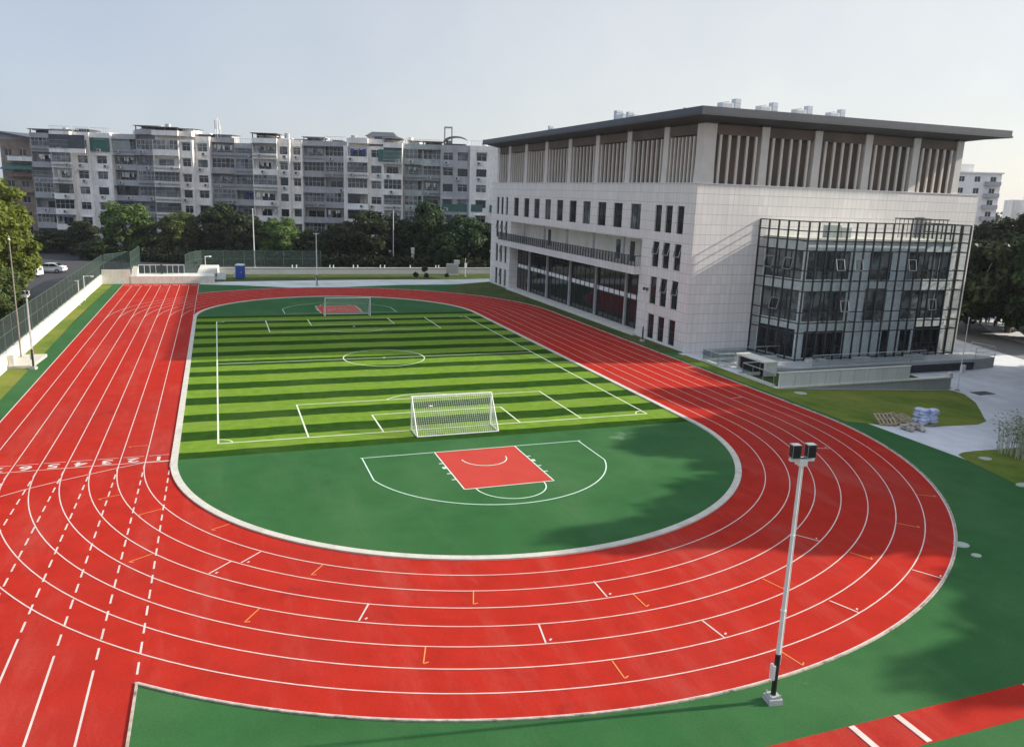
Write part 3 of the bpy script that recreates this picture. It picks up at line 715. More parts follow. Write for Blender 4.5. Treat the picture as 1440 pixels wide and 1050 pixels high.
un = MB(); un.box(40.2,41.6,17.2,18.0,IZ+.22,12.3); un.box(41.9,43.0,17.4,18.1,IZ+.22,12.1); hb(un, 'annex_roof_unit', M['plast_gg'])
# terrace in front of the annex
dk = thing('entrance_terrace', 'grey raised terrace with steel handrail in front of the glazed annex', 'terrace', (45,13.6,-1.1))
db = anchored(dk)
d = MB(); d.prism([(34.2,12.45),(56.3,12.7),(56.3,15.18),(36.2,15.18),(36.15,20.7),(30.0,20.7),(30.0,14.0),(33.6,12.9)], -.28, .02); db(d, 'terrace_slab', M['wall_grey'])
d = MB(); d.box(34.6,56.0,13.1,13.25,-1.25,-.28); d.box(56.0,56.15,13.1,20.7,-1.25,-.28); db(d, 'base_wall', M['clad_dark'])  # dark colour paints in the shade of the gap below the slab
d = MB(); 
for x in (36.2+i*1.9 for i in range(8)): d.tube((x,12.75,.02),(x,12.78,1.02),.025)
d.tube((36.2,12.77,1.04),(49.6,12.95,1.04),.04); d.tube((36.2,12.77,.3),(49.6,12.95,.3),.02); db(d, 'handrail', M['steel'])
d = MB(); d.face([(36.25,12.78,.1),(49.5,12.96,.1),(49.5,12.96,.95),(36.25,12.78,.95)]); db(d, 'rail_glass', M['rail_glass'])
d = MB()
for x0_, x1_ in ((37.2,38.2),(38.5,39.4),(42.6,44.6),(49.0,51.2)): d.box(x0_,x1_,14.6,15.0,.02,.22)
db(d, 'step', M['wall_white'])
d = MB()
for p in ((56.1,13.0),(59.2,13.4),(59.0,16.0),(56.1,16.0)): d.tube((*p,-1.15),(*p,1.0),.03)
for z in (.98,.55,.1):
    d.tube((56.1,13.0,z),(59.2,13.4,z),.025); d.tube((59.2,13.4,z),(59.0,16.0,z),.025)
db(d, 'ramp_railing', M['steel'])
d = MB(); d.prism([(56.15,13.0),(59.2,13.4),(59.0,16.0),(56.15,16.0)], -1.16, -.1); db(d, 'ramp', M['wall_grey'])
# retaining wall and panelled parapet
rt = thing('retaining_wall', 'grey retaining wall with white coping and panelled white parapet beside the front lawn', 'wall', (37,6.9,-.6))
rb = anchored(rt)
d = MB(); d.box(27.75,46.0,6.75,7.0,-1.3,-.06); rb(d, 'wall', M['wall_grey'])
d = MB(); d.box(27.55,46.1,6.66,7.09,-.06,.05); rb(d, 'coping', M['wall_white'])
d = MB()
for i in range(9):
    x = 27.95+i*1.48; d.box(x+.02, x+1.46, 6.8, 6.98, .05, 1.14)
rb(d, 'parapet_panel', M['stone_lt'])
d = MB(); d.box(27.9,41.3,6.77,7.01,1.14,1.21); rb(d, 'parapet_cap', M['wall_white'])
d = MB(); d.box(45.7,46.05,6.7,7.05,.05,.4); rb(d, 'end_block', M['wall_white'])
# skylight box
sk = thing('skylight_box', 'long white box with a dark louvred side on the lawn by the annex', 'skylight', (30.2,12.4,0))
sb = anchored(sk)
d = MB(); d.box(29.35,30.7,10.55,14.6,1.06,1.2); d.box(29.45,30.65,10.6,10.8,-.05,1.06); d.box(29.45,30.65,14.35,14.55,-.05,1.06); d.box(30.5,30.65,10.8,14.35,-.05,1.06); sb(d, 'housing', M['wall_white'])
d = MB()
for k in range(6): d.box(29.62,29.66,10.8,14.35,.08+k*.17,.16+k*.17)
d.box(29.75,29.8,10.8,14.35,-.05,1.06); sb(d, 'louvre', M['black'])
# low glass railings on white kerbs
def glass_rail(label, pts, base):
    t = thing('glass_railing', label, 'railing', base); b = anchored(t); k = MB(); g_ = MB(); r_ = MB()
    for p, q in zip(pts, pts[1:]):
        k.bar((*p,.1),(*q,.1),.28,.22); g_.face([(*p,.2),(*q,.2),(*q,1.05),(*p,1.05)]); r_.tube((*p,1.08),(*q,1.08),.04)
        nn = max(1, round((Vector(q)-Vector(p)).length/1.4))
        for i in range(nn+1):
            c = Vector(p).lerp(Vector(q), i/nn); r_.tube((c.x,c.y,.2),(c.x,c.y,1.06),.025)
    b(k, 'kerb', M['wall_white']); b(g_, 'glass', M['rail_glass']); b(r_, 'handrail', M['steel'])
glass_rail('glass railing on a white kerb between the hall corner and the skylight box', [(36.1,17.3),(27.75,17.2),(27.75,14.85),(29.35,14.8)], (28,17,0))
glass_rail('short glass railing on a white kerb in front of the skylight box', [(29.4,11.25),(27.65,11.2),(27.65,7.15)], (27.65,9,0))
# ------------------------------------------------------------------ apartment blocks behind the trees
APO, APR = Vector((43.5,108.8,0)), math.radians(-20.44)
def sx_(px): return (px-720)*.1413-1.4
RM = Matrix.Rotation(APR, 3, 'Z')
def apw(s, d, z=0): v = RM @ Vector((s,d,0)); return (APO.x+v.x, APO.y+v.y, z)
FH, NF, Z0 = 3.0, 7, 1.15
arng = random.Random(21)
def apart(name, label, bays, extras=()):
    s_mid = (sx_(bays[0][0])+sx_(bays[-1][1]))/2
    t = thing(name, label, 'building', apw(s_mid, 4), APR, 'apartment blocks behind the trees')
    S = lambda px: sx_(px)-s_mid
    D0 = -4
    walls = {}
    def wm(m): return walls.setdefault(m, MB())
    for (pa, pb, off, kind, mat, *rest) in bays:
        a, b = S(pa), S(pb); y = D0+off; opt = rest[0] if rest else {}
        zt = Z0+FH*NF+opt.get('dz', 0)
        w = wm(mat)
        if kind == 'pier':
            w.box(a, b, y, y+10, -1.5, zt)
            continue
        w.box(a, b, y+1.4, y+11, -1.5, zt)                  # core of the bay, behind balconies and window walls
        w.box(a, b, y-.05, y+1.4, zt-.15, zt+.8)             # roof parapet
        for k in range(NF):
            z = Z0+FH*k
            if kind == 'balc':
                w.box(a, b, y, y+1.4, z-.16, z)             # slab
                w.box(a, b, y, y+.12, z, z+.95)             # solid balustrade
                w.box(a, a+.14, y+.12, y+1.4, z, z+FH-.16); w.box(b-.14, b, y+.12, y+1.4, z, z+FH-.16)
                enclosed = arng.random() < .62
                yy = y+.06 if enclosed else y+1.32
                n_ = max(2, round((b-a)/.9)); f = MB(); zt_ = z+FH-.16
                if enclosed:
                    for i in range(n_+1):
                        u = a+.14+(b-a-.28)*i/n_; f.box(u-.035, u+.035, yy-.03, yy+.03, z+.95, zt_)
                    for zz in (z+.98, z+1.9, zt_-.04): f.box(a+.14, b-.14, yy-.028, yy+.028, zz-.03, zz+.03)
                    o = f.build('window', arng.choice([M['win_white'],M['win_white'],M['steel'],M['dframe']]), t)
                    p = MB()
                    for i in range(n_):
                        if arng.random() < .85:
                            u0 = a+.16+(b-a-.32)*i/n_; u1 = a+.16+(b-a-.32)*(i+1)/n_-.02
                            p.face([(u0,yy,z+.96),(u1,yy,z+.96),(u1,yy,zt_),(u0,yy,zt_)])
                    p.build('pane', arng.choice([M['glass_dk'],M['glass_mid'],M['glass_mid']]), o)
                else:
                    wa, wb = a+(b-a)*arng.uniform(.1,.3), b-(b-a)*arng.uniform(.1,.35)
                    f.box(wa, wb, yy, yy+.06, z+.05, z+2.3)
                    o = f.build('window', M['win_white'], t)
                    p = MB()
                    for u0, u1 in ((wa+.08,(wa+wb)/2-.04),((wa+wb)/2+.04,wb-.08)): p.face([(u0,yy-.01,z+.2),(u1,yy-.01,z+.2),(u1,yy-.01,z+2.2),(u0,yy-.01,z+2.2)])
                    p.build('pane', M['glass_dk'], o)
                    # laundry pole and clothes
                    if arng.random() < .6:
                        q = MB(); q.tube((a+.2,y+.5,z+2.4),(b-.2,y+.5,z+2.4),.025)
                        for _ in range(arng.randint(2,6)):
                            u = arng.uniform(a+.4,b-.8); q.box(u,u+arng.uniform(.25,.5),y+.49,y+.52,z+2.4-arng.uniform(.5,.95),z+2.38)
                        q.build('washing_line', arng.choice([M['plast_w'],M['cloth'],M['steel'],M['blue']]), t)
                if arng.random() < .5:
                    q = MB(); q.box(a-.1, b+.1, y-.75, y+.02, z+FH-.30, z+FH-.24); q.build('awning', arng.choice([M['clad_green'],M['steel'],M['pale'],M['clad_dark']]), t)
                if arng.random() < .45:   # anti-theft cage
                    q = MB()
                    for i in range(int((b-a)/.22)): u = a+.1+i*.22; q.bar((u,y-.42,z+.5),(u,y-.42,z+2.1),.03)
                    for zz in (z+.5,z+1.3,z+2.1): q.bar((a+.05,y-.42,zz),(b-.05,y-.42,zz),.04)
                    q.box(a+.05,b-.05,y-.42,y-.01,z+.42,z+.48); q.build('window_cage', M['steel'], t)
            else:
                nw = 2 if (b-a) > 4.2 else 1
                wins_ = []
                for i in range(nw):
                    c = a+(b-a)*(i+.5)/nw; hw = min(1.0, (b-a)/nw*.34); wins_.append((c-hw, c+hw, z+.9, z+2.35))
                holed_wall(w, (0,y,0), (1,0,0), (a,b,z-.001,z+FH-.001), wins_, (0,.22,0))
                w.box(a, a+.02, y+.002, y+1.4, z, z+FH); w.box(b-.02, b, y+.002, y+1.4, z, z+FH)
                for u0, u1, z0_, z1_ in wins_:
                    f = MB(); yy = y+.18
                    for u in (u0+.03, (u0+u1)/2, u1-.03): f.box(u-.03,u+.03,yy-.03,yy+.03,z0_,z1_)
                    for zz in (z0_+.03, z1_-.03, z0_+1.0): f.box(u0,u1,yy-.028,yy+.028,zz-.03,zz+.03)
                    o = f.build('window', arng.choice([M['win_white'],M['dframe'],M['win_white']]), t)
                    p = MB(); p.face([(u0,yy,z0_),(u1,yy,z0_),(u1,yy,z1_),(u0,yy,z1_)]); p.build('pane', arng.choice([M['glass_dk'],M['glass_dk'],M['glass_mid']]), o)
                    if arng.random() < .55:
                        q = MB(); q.box(u0-.1,u1+.1,y-.45,y-.005,z1_+.12,z1_+.18); q.build('awning', arng.choice([M['plast_w'],M['clad_green'],M['steel']]), t)
            if arng.random() < .65:
                u = arng.uniform(a+.3, max(a+.31,b-1.1)); q = MB(); q.box(u,u+.8,y-.34,y-.01,z+.15,z+.72)
                o = q.build('air_conditioner', M['win_white'], t); r = MB(); r.prism([(0,0),(0,0.001),(0.001,0)],0,.001) if False else None
                r = MB()
                for k2 in range(12):
                    a0, a1 = 2*PI*k2/12, 2*PI*(k2+1)/12; r.face([(u+.3,y-.345,z+.43),(u+.3+.22*math.cos(a1),y-.345,z+.43+.22*math.sin(a1)),(u+.3+.22*math.cos(a0),y-.345,z+.43+.22*math.sin(a0))])
                r.build('fan_grille', M['dframe'], o)
        if kind == 'balc' and arng.random() < .5:   # open roof terrace under a thin canopy
            q = MB(); h = arng.uniform(1.3,1.8)
            for u in (a+.1,(a+b)/2,b-.1): q.box(u-.08,u+.08,y+.2,y+.36,zt+.8,zt+h)
            q.box(a-.2,b+.2,y-.3,y+3.5,zt+h,zt+h+.12); q.box(a+.2,b-.2,y+2.5,y+3.4,zt,zt+h)
            q.build('roof_terrace', arng.choice([M['clad_dark'],M['plast_g'],M['recess'],M['plast_b']]), t)
        if arng.random() < .4:
            q = MB(); u = arng.uniform(a+.6,b-.6); q.tube((u,y+3,zt),(u,y+3,zt+arng.uniform(1.4,2.2)),.55,12); q.build('water_tank', arng.choice([M['steel'],M['plast_w'],M['pale']]), t)
        if arng.random() < .8:    # rooftop shed
            u0 = a+arng.uniform(0,.3)*(b-a); u1 = b-arng.uniform(0,.25)*(b-a); h = arng.uniform(.7,1.4)
            q = MB(); q.box(u0,u1,y+1.6,y+6,zt,zt+h); q.build('roof_shed', arng.choice([M['plast_g'],M['clad_dark'],M['plast_w'],M['plast_gg']]), t)
            q = MB(); q.hexa([(u0-.3,y+.9,zt+h),(u1+.3,y+.9,zt+h),(u1+.3,y+6.3,zt+h+.15),(u0-.3,y+6.3,zt+h+.15)],[(u0-.3,y+.9,zt+h+.12),(u1+.3,y+.9,zt+h+.12),(u1+.3,y+6.3,zt+h+.27),(u0-.3,y+6.3,zt+h+.27)]); q.build('shed_roof', arng.choice([M['plast_w'],M['clad_dark'],M['steel']]), t)
        if arng.random() < .5:
            q = MB()
            for i in range(int((b-a)/.5)): u = a+.2+i*.5; q.bar((u,y+.1,zt+.8),(u,y+.1,zt+1.7),.04)
            q.bar((a,y+.1,zt+1.7),(b,y+.1,zt+1.7),.05); q.build('roof_railing', M['steel'], t)
    for m, w in walls.items(): w.build('wall', m, t)
    for pa, pb, y, z0_, z1_, mat, nm in extras:
        q = MB(); q.box(S(pa), S(pb), D0+y, D0+y+.15, z0_, z1_); q.build(nm, mat, t)
    return t, S, D0
WT, GR_SHADED, GG = M['plast_w'], M['plast_g'], M['plast_gg']
t1, S1, D1 = apart('apartment_block', 'apartment block at the left with dark tarpaulin and green sheeting under its roof', [(38,80,2.2,'balc',GR_SHADED,{'dz':-.3}),(80,108,-1.3,'balc',WT),(108,130,0,'win',WT),(130,158,.5,'win',WT),(158,190,1.5,'balc',GR_SHADED),(190,222,1.5,'balc',GR_SHADED,{'dz':1})],
    [(80,130,-1.6,19.6,22.3,M['clad_dark'],'tarpaulin'),(130,157,.2,19.4,22.0,M['clad_green'],'green_sheeting'),(158,183,1.2,19.6,22.0,M['plast_gg'],'green_sheeting'),(80,130,-1.7,18.9,19.7,M['plast_w'],'roof_band')])
t2, S2, D2 = apart('apartment_block', 'apartment block with a roof mast and deep shade-grey balconies, second from the left', [(222,258,-1.3,'balc',WT,{'dz':.8}),(258,275,-.5,'win',WT,{'dz':.8}),(275,295,.9,'win',WT),(295,328,1.9,'balc',GR_SHADED),(328,360,1.9,'balc',GR_SHADED,{'dz':-1})])
t3, S3, D3 = apart('apartment_block', 'apartment block with a bright white pier, behind the tall pole in the middle', [(360,394,-1.3,'balc',WT),(394,410,-.5,'win',WT),(410,425,.9,'win',WT),(425,455,1.8,'balc',GR_SHADED),(455,485,1.8,'balc',GR_SHADED)])
t4, S4, D4 = apart('apartment_block', 'white apartment block with a pitched roof hut and a green sheeted top balcony', [(485,491,-.4,'pier',WT),(491,520,-1.3,'balc',WT,{'dz':.6}),(520,541,-.3,'win',WT,{'dz':.6}),(541,567,-.9,'balc',WT)],
    [(534,566,-1.2,19.3,21.6,M['clad_green'],'green_sheeting')])
t5, S5, D5 = apart('apartment_block', 'narrow grey-green apartment block with long balconies between two white ones', [(568,594,1.2,'balc',GG),(594,620,1.2,'balc',GG)])
t6, S6, D6 = apart('apartment_block', 'white apartment block with a green sheeted floor next to the sports hall', [(620,661,.3,'win',GR_SHADED),(661,726,-.3,'win',WT)],
    [(623,658,.2,10.2,11.6,M['clad_green'],'green_sheeting'),(664,680,-.42,10.3,11.7,M['clad_green'],'green_sheeting'),(690,700,-.42,10.3,11.7,M['clad_green'],'green_sheeting')])
# roof structures that show against the sky
q = MB(); u = S2(302); z = Z0+FH*NF
q.tube((u,D2+3,z),(u,D2+3,z+4.6),.12); q.tube((u+.5,D2+3.3,z),(u+.5,D2+3.3,z+3.2),.09); q.tube((u-.5,D2+3.3,z),(u-.5,D2+3.3,z+3.0),.09)
for k in range(4): q.bar((u-.5,D2+3.2,z+.7*k+.5),(u+.5,D2+3.2,z+.7*k+.9),.05)
for a in (-.35,.35): q.box(u+a-.12,u+a+.12,D2+2.7,D2+2.9,z+2.4,z+4.2)
q.build('antenna_mast', M['white_metal'], t2)
q = MB(); a, b = S4(513), S4(557); z = Z0+FH*NF+2.0
q.hexa([(a,D4+1,z),(b,D4+1,z),(b,D4+7,z),(a,D4+7,z)],[(a+1,D4+3.5,z+1),(b-1,D4+3.5,z+1),(b-1,D4+4.5,z+1),(a+1,D4+4.5,z+1)]); q.build('pitched_roof', M['clad_dark'], t4)
q = MB(); q.box(a+.4,b-.4,D4+1.6,D4+6.5,z-2.2,z); q.build('roof_hut', M['plast_w'], t4)
q = MB(); a, b = S6(624), S6(634); z = Z0+FH*NF
for u in (a,b): q.bar((u,D6+2,z),(u,D6+2,z+4.2),.25)
q.bar((a-.1,D6+2,z+4.2),(b+.1,D6+2,z+4.2),.3); q.build('roof_portal', M['plast_g'], t6)
q = MB(); a, b = S6(622), S6(658); n_ = 12
for i in range(n_):
    t0, t1_ = PI*i/n_, PI*(i+1)/n_; f = lambda t, y: ((a+b)/2-(b-a)/2*math.cos(t), y, z+1.2+1.3*math.sin(t))
    q.hexa([f(t0,D6+1.2),f(t1_,D6+1.2),f(t1_,D6+6),f(t0,D6+6)], [tuple(Vector(f(t0,D6+1.2))+Vector((0,0,.1))),tuple(Vector(f(t1_,D6+1.2))+Vector((0,0,.1))),tuple(Vector(f(t1_,D6+6))+Vector((0,0,.1))),tuple(Vector(f(t0,D6+6))+Vector((0,0,.1)))])
q.build('arched_canopy', M['steel'], t6)
# older brown building at the far left
ob = thing('old_building', 'older brown building with a sloping dark roof at the left edge', 'building', apw(sx_(8), 16), APR)
a, b = sx_(-40)-sx_(8), sx_(46)-sx_(8)
w = MB(); hs = []
for k in range(6):
    for i in range(4): c = a+(b-a)*(i+.5)/4; hs.append((c-.8,c+.8,2.2+3.2*k,3.7+3.2*k))
holed_wall(w, (0,-6,0), (1,0,0), (a,b,-1,21.5), hs, (0,.25,0)); w.face([(b,-6,-1),(b,6,-1),(b,6,21.5),(b,-6,21.5)]); w.face([(a,6,-1),(a,-6,-1),(a,-6,21.5),(a,6,21.5)])
w.build('wall', M['plast_b'], ob)
for h in hs:
    f = MB(); f.box(h[0],h[1],-5.85,-5.8,h[2],h[3]); o = f.build('window', M['win_white'], ob)
    p = MB()
    for u0,u1 in ((h[0]+.1,(h[0]+h[1])/2-.04),((h[0]+h[1])/2+.04,h[1]-.1)): p.face([(u0,-5.86,h[2]+.1),(u1,-5.86,h[2]+.1),(u1,-5.86,h[3]-.1),(u0,-5.86,h[3]-.1)])
    p.build('pane', M['glass_dk'], o)
for k in (3,4,5):
    q = MB(); q.box(a+2,a+9,-7.2,-6.002,1.2+3.2*k,2.1+3.2*k); q.build('balcony', random.choice([M['plast_w'],M['plast_b'],M['plast_g']]), ob)
q = MB(); q.hexa([(a+.05,-5.9,20.4),(b-.05,-5.9,20.4),(b-.05,5.9,20.4),(a+.05,5.9,20.4)],[(a+.05,-5.9,22.85),(b-.05,-5.9,20.95),(b-.05,5.9,20.95),(a+.05,5.9,22.85)]); q.build('attic', M['plast_g'], ob)
q = MB(); q.hexa([(a-.5,-7.4,22.9),(b+.5,-7.4,20.9),(b+.5,7,20.9),(a-.5,7,22.9)],[(a-.5,-7.4,23.2),(b+.5,-7.4,21.2),(b+.5,7,21.4),(a-.5,7,23.4)]); q.build('roof', M['clad_dark'], ob)
q = MB(); q.hexa([(a+1,-8.6,15.4),(a+8.6,-8.6,15.4),(a+8.6,-6.01,16.6),(a+1,-6.01,16.6)],[(a+1,-8.6,15.5),(a+8.6,-8.6,15.5),(a+8.6,-6.01,16.7),(a+1,-6.01,16.7)]); q.build('awning', M['clad_green'], ob)

# buildings beyond the sports hall on the right
def simple_block(label, loc, rz, wx, dy, h, rows, cols, wm_, balc=True, roof=True):
    t = thing('distant_building', label, 'building', loc, rz)
    w = MB(); hs = []
    fh = h/rows
    for k in range(rows):
        for i in range(cols): c = -wx/2+wx*(i+.5)/cols; hs.append((c-.75,c+.75,fh*k+.9,fh*k+2.3))
    holed_wall(w, (0,-dy/2,0), (1,0,0), (-wx/2,wx/2,-1.5,h), hs, (0,.2,0))
    w.face([(wx/2,-dy/2,-1.5),(wx/2,dy/2,-1.5),(wx/2,dy/2,h),(wx/2,-dy/2,h)]); w.face([(-wx/2,dy/2,-1.5),(-wx/2,-dy/2,-1.5),(-wx/2,-dy/2,h),(-wx/2,dy/2,h)]); w.face([(-wx/2,-dy/2,h),(wx/2,-dy/2,h),(wx/2,dy/2,h),(-wx/2,dy/2,h)]); w.face([(wx/2,dy/2,-1.5),(-wx/2,dy/2,-1.5),(-wx/2,dy/2,h),(wx/2,dy/2,h)])
    w.build('wall', wm_, t)
    for hh in hs:
        f = MB(); y = -dy/2+.18
        for u in (hh[0]+.04,(hh[0]+hh[1])/2,hh[1]-.04): f.box(u-.04,u+.04,y-.03,y+.03,hh[2],hh[3])
        o = f.build('window', M['win_white'], t); p = MB(); p.face([(hh[0],y,hh[2]),(hh[1],y,hh[2]),(hh[1],y,hh[3]),(hh[0],y,hh[3])]); p.build('pane', M['glass_dk'], o)
    if balc:
        for k in range(1, rows):
            q = MB(); q.box(wx/2-4,wx/2-.3,-dy/2-1.3,-dy/2-.01,fh*k-.1,fh*k+1.0); q.build('balcony', M['plast_g'], t)
    if roof:
        q = MB(); q.box(-wx/2-.4,wx/2+.4,-dy/2-.4,dy/2+.4,h+.003,h+.35); q.build('roof', M['plast_w'], t)
        q = MB(); q.box(-wx*.3,wx*.1,-dy*.2,dy*.3,h+.353,h+2.6); q.build('roof_hut', M['plast_w'], t)
    return t
simple_block('white balcony block rising behind the right end of the sports hall', (186,131,-1.2), -.55, 16, 10, 25, 8, 4, M['plast_w'])
simple_block('blank pale wall building among the trees at the right margin', (110,47,-1.2), -.8, 13, 12, 17, 4, 1, M['plast_w'], False, False)
for i, (x, y, w_, h, lb) in enumerate([(420,235,26,24,'far hazy white block on the skyline at the right'),(470,240,22,20,'far low block on the skyline, right of the hazy white one'),(395,262,18,22,'far small block on the skyline close to the balcony block'),(520,230,30,28,'far pale slab on the skyline at the right margin')]):
    simple_block(lb, (x,y,-1.2), -1.0, w_, 12, h, 6, 5, M['plast_w'], False, True)
# school block outside the right edge: it shades the lower right of the ground
# ------------------------------------------------------------------ trees
def crown_mesh(name, seed, n_clump, leaves, rx, rz, zc, leaf, mat, clump_r=1.1, low=.35, core=True):
    """foliage from leaf-sized faces gathered in clumps spread through the crown volume"""
    rng = np.random.default_rng(seed)
    d = rng.normal(size=(n_clump,3)); d /= np.linalg.norm(d, axis=1)[:,None]
    d[:,2] = np.where(d[:,2] < -low, -d[:,2]*.5, d[:,2])
    rad = rng.uniform(.35, 1.0, n_clump)**.55
    lump = 1+.22*np.sin(d[:,0]*4+seed)*np.cos(d[:,1]*5-seed)
    cc = d*rad[:,None]*lump[:,None]*np.array([rx,rx,rz]); cc[:,2] += zc
    cr = clump_r*rng.uniform(.6, 1.25, n_clump)
    idx = rng.integers(0, n_clump, leaves)
    o = rng.normal(size=(leaves,3)); o /= np.linalg.norm(o, axis=1)[:,None]
    pos = cc[idx]+o*(cr[idx]*rng.uniform(.55,1.05,leaves))[:,None]*np.array([1,1,.75])
    nrm = o+rng.normal(size=(leaves,3))*.55+np.array([0,0,.5]); nrm /= np.linalg.norm(nrm, axis=1)[:,None]
    t = np.cross(nrm, rng.normal(size=(leaves,3))); t /= np.linalg.norm(t, axis=1)[:,None]; b = np.cross(nrm, t)
    s = leaf*rng.uniform(.6,1.3,leaves)[:,None]
    v = np.stack([pos-t*s, pos-b*s*.55, pos+t*s, pos+b*s*.55], 1).reshape(-1,3)
    me = bpy.data.meshes.new(name); me.vertices.add(len(v)); me.vertices.foreach_set('co', v.astype(np.float32).ravel())
    me.loops.add(leaves*4); me.loops.foreach_set('vertex_index', np.arange(leaves*4, dtype=np.int32))
    me.polygons.add(leaves); me.polygons.foreach_set('loop_start', np.arange(0,leaves*4,4,dtype=np.int32)); me.polygons.foreach_set('loop_total', np.full(leaves,4,dtype=np.int32))
    me.materials.append(mat); me.update(calc_edges=True); me.validate()
    return me, cc
def trunk_mb(h, r, cc, rng, n=9):
    mb = MB(); top = Vector((rng.uniform(-.3,.3), rng.uniform(-.3,.3), h*.62)); mid = Vector((top.x*.4+rng.uniform(-.2,.2), top.y*.4, h*.3))
    mb.tube((0,0,-.6), mid, r*1.25, 8, r*.9); mb.tube(mid, top, r*.9, 8, r*.5)
    for c in sorted(cc.tolist(), key=lambda q: rng.random())[:n]:
        base = mid.lerp(top, rng.uniform(.1,1)); c = Vector(c); k = base.lerp(c, .5)+Vector((0,0,-.4))
        mb.tube(base, k, r*.4, 5, r*.25, cap=False); mb.tube(k, c, r*.25, 5, r*.06, cap=False)
    return mb
KIND = {}
def kind(key, seed, n_clump, leaves, rx, rz, zc, leaf, mat, bark, h, r, clump_r=1.1, low=.35):
    me, cc = crown_mesh('crown', seed, n_clump, leaves, rx, rz, zc, leaf, mat, clump_r, low)
    KIND[key] = (me, trunk_mb(h, r, cc, random.Random(seed)).mesh('trunk', bark))
kind('round', 3, 90, 13000, 4.0, 4.6, 5.4, .30, M['leaf_d'], M['bark'], 10, .26, 1.15, .95)
kind('wide', 5, 105, 14000, 5.0, 4.2, 5.0, .30, M['leaf_d'], M['bark_p'], 9, .28, 1.15, .95)
kind('tall', 8, 90, 13000, 3.4, 5.6, 6.2, .30, M['leaf_d'], M['bark'], 11.5, .24, 1.15, .95)
kind('mid', 11, 90, 13000, 4.1, 4.4, 5.8, .30, M['leaf_m'], M['bark_p'], 10, .25, 1.15, .8)
kind('light', 13, 170, 30000, 5.2, 6.2, 6.8, .25, M['leaf_l'], M['bark'], 13, .34, 1.15, .95)
kind('shade', 17, 190, 30000, 5.6, 9.0, 9.4, .50, M['leaf_d'], M['bark'], 18, .42, 1.6, .98)
def tree(k, x, y, z, s, label, group, rz=None, sz=None):
    t = thing('tree', label, 'tree', (x,y,z), rz if rz is not None else random.uniform(0,6.28), group)
    t.scale = (s, s, sz or s)
    for nm, me in zip(('crown','trunk'), KIND[k]):
        o = bpy.data.objects.new(nm, me); COL.objects.link(o); o.parent = t
    return t
CX, CY = -13.06, -42.96
FX, FY = .3492, .9370
def at(px, dist, z=0):      # ground point under a picture column at a given forward distance
    s = (px-720)/1118*dist*.975
    return (CX+FX*dist+FY*s, CY+FY*dist-FX*s)
def zt_of(px, py, dist): 
    hz = 246+(px)*.0350
    return 14.23+(hz-py)/1118*dist*1.0
BG = 'trees in front of the apartment blocks'
specs = [('mid',160,277,147,'broad tree with a sunlit yellow-green top, in front of the left apartment block',1.0),
 ('tall',100,306,150,'dark tree left of the broad sunlit one, below the left apartment block',.9),
 ('round',122,330,144,'low dark tree tucked between the white car and the broad sunlit tree',.8),
 ('mid',238,291,148,'loose green tree behind the start of the running straight',.85),
 ('tall',298,281,150,'dense dark tree left of the blue toilet cabin, tallest of that clump',1.0),
 ('round',335,293,148,'dark tree right behind the tall pole by the blue toilet cabin',1.0),
 ('mid',383,299,147,'green tree with pale trunks to the right of the tall pole by the toilet',.9),
 ('wide',275,318,153,'low dark tree behind the start area, between two taller trees',.8),
 ('wide',432,318,150,'low spreading tree behind the far floodlight',.85),
 ('round',468,306,152,'dark tree between the far floodlight and the second tall pole',.9),
 ('wide',512,293,150,'wide dark tree just left of the second tall pole',1.05),
 ('tall',560,304,152,'dark tree just behind the second tall pole',.85),
 ('tall',594,280,151,'tall dark tree behind the white post, right of the second tall pole',1.0),
 ('wide',648,299,149,'wide dark tree in front of the block with the green sheeted floor',1.0),
 ('round',688,309,150,'dark tree half hidden by the far corner of the sports hall',.95),
 ('wide',620,325,146,'low dark tree in front of the white post and the grey cabinet',.7),
 ('round',200,325,153,'dark tree behind the gap in the green fence',.8),
 ('wide',60,318,156,'dark spreading tree above the parked car',1.0)]
for k, px, py, d, lb, s in specs:
    x, y = at(px, d); zt = zt_of(px, py, d); h = {'round':10.7,'wide':9.9,'tall':12.5,'mid':10.8}[k]
    tree(k, x, y, -.3, s, lb, BG, sz=(zt+.3)/h)
# low planting under the trees
hd = thing('hedge', 'dark unlit hedge running behind the boundary wall under the trees', 'hedge', (8,103,0), -.33)
me, cc = crown_mesh('foliage', 23, 150, 15000, 1, .9, 1.0, .3, M['leaf_d'], 1.0, .9)
co = np.empty(len(me.vertices)*3, np.float32); me.vertices.foreach_get('co', co); co = co.reshape(-1,3)
rr = np.random.default_rng(5); co[:,0] += np.repeat(rr.uniform(-46,36,len(co)//4),4); co[:,2] = np.abs(co[:,2])*1.15; me.vertices.foreach_set('co', co.ravel()); me.update()
o = bpy.data.objects.new('foliage', me); COL.objects.link(o); o.parent = hd
sb_ = MB()
for i in range(24): u = -45+i*3.4; sb_.tube((u,0,-.3),(u+.2,.1,1.4),.06)
sb_.build('stem', M['bark'], hd)
# left side: big sunlit tree and companions
tree('light', -38.6, 66, -.5, 1.06, 'big sunlit yellow-green tree at the left margin, beyond the green fence', 'trees on the left', rz=.4, sz=1.12)
tree('light', -41, 56, -.5, .8, 'sunlit tree at the left margin, nearer and lower than the big one', 'trees on the left', rz=2.2, sz=.75)
tree('mid', -34.2, 50, -.5, .62, 'small shaded tree behind the fence by the tall brown pole', 'trees on the left', sz=.6)
tree('mid', -42.5, 88, -.5, .85, 'green tree between the big sunlit tree and the parked car', 'trees on the left', sz=.85)
tree('mid', -33.5, 41, -.5, .5, 'low green tree touching the fence at the left margin', 'trees on the left', sz=.5)
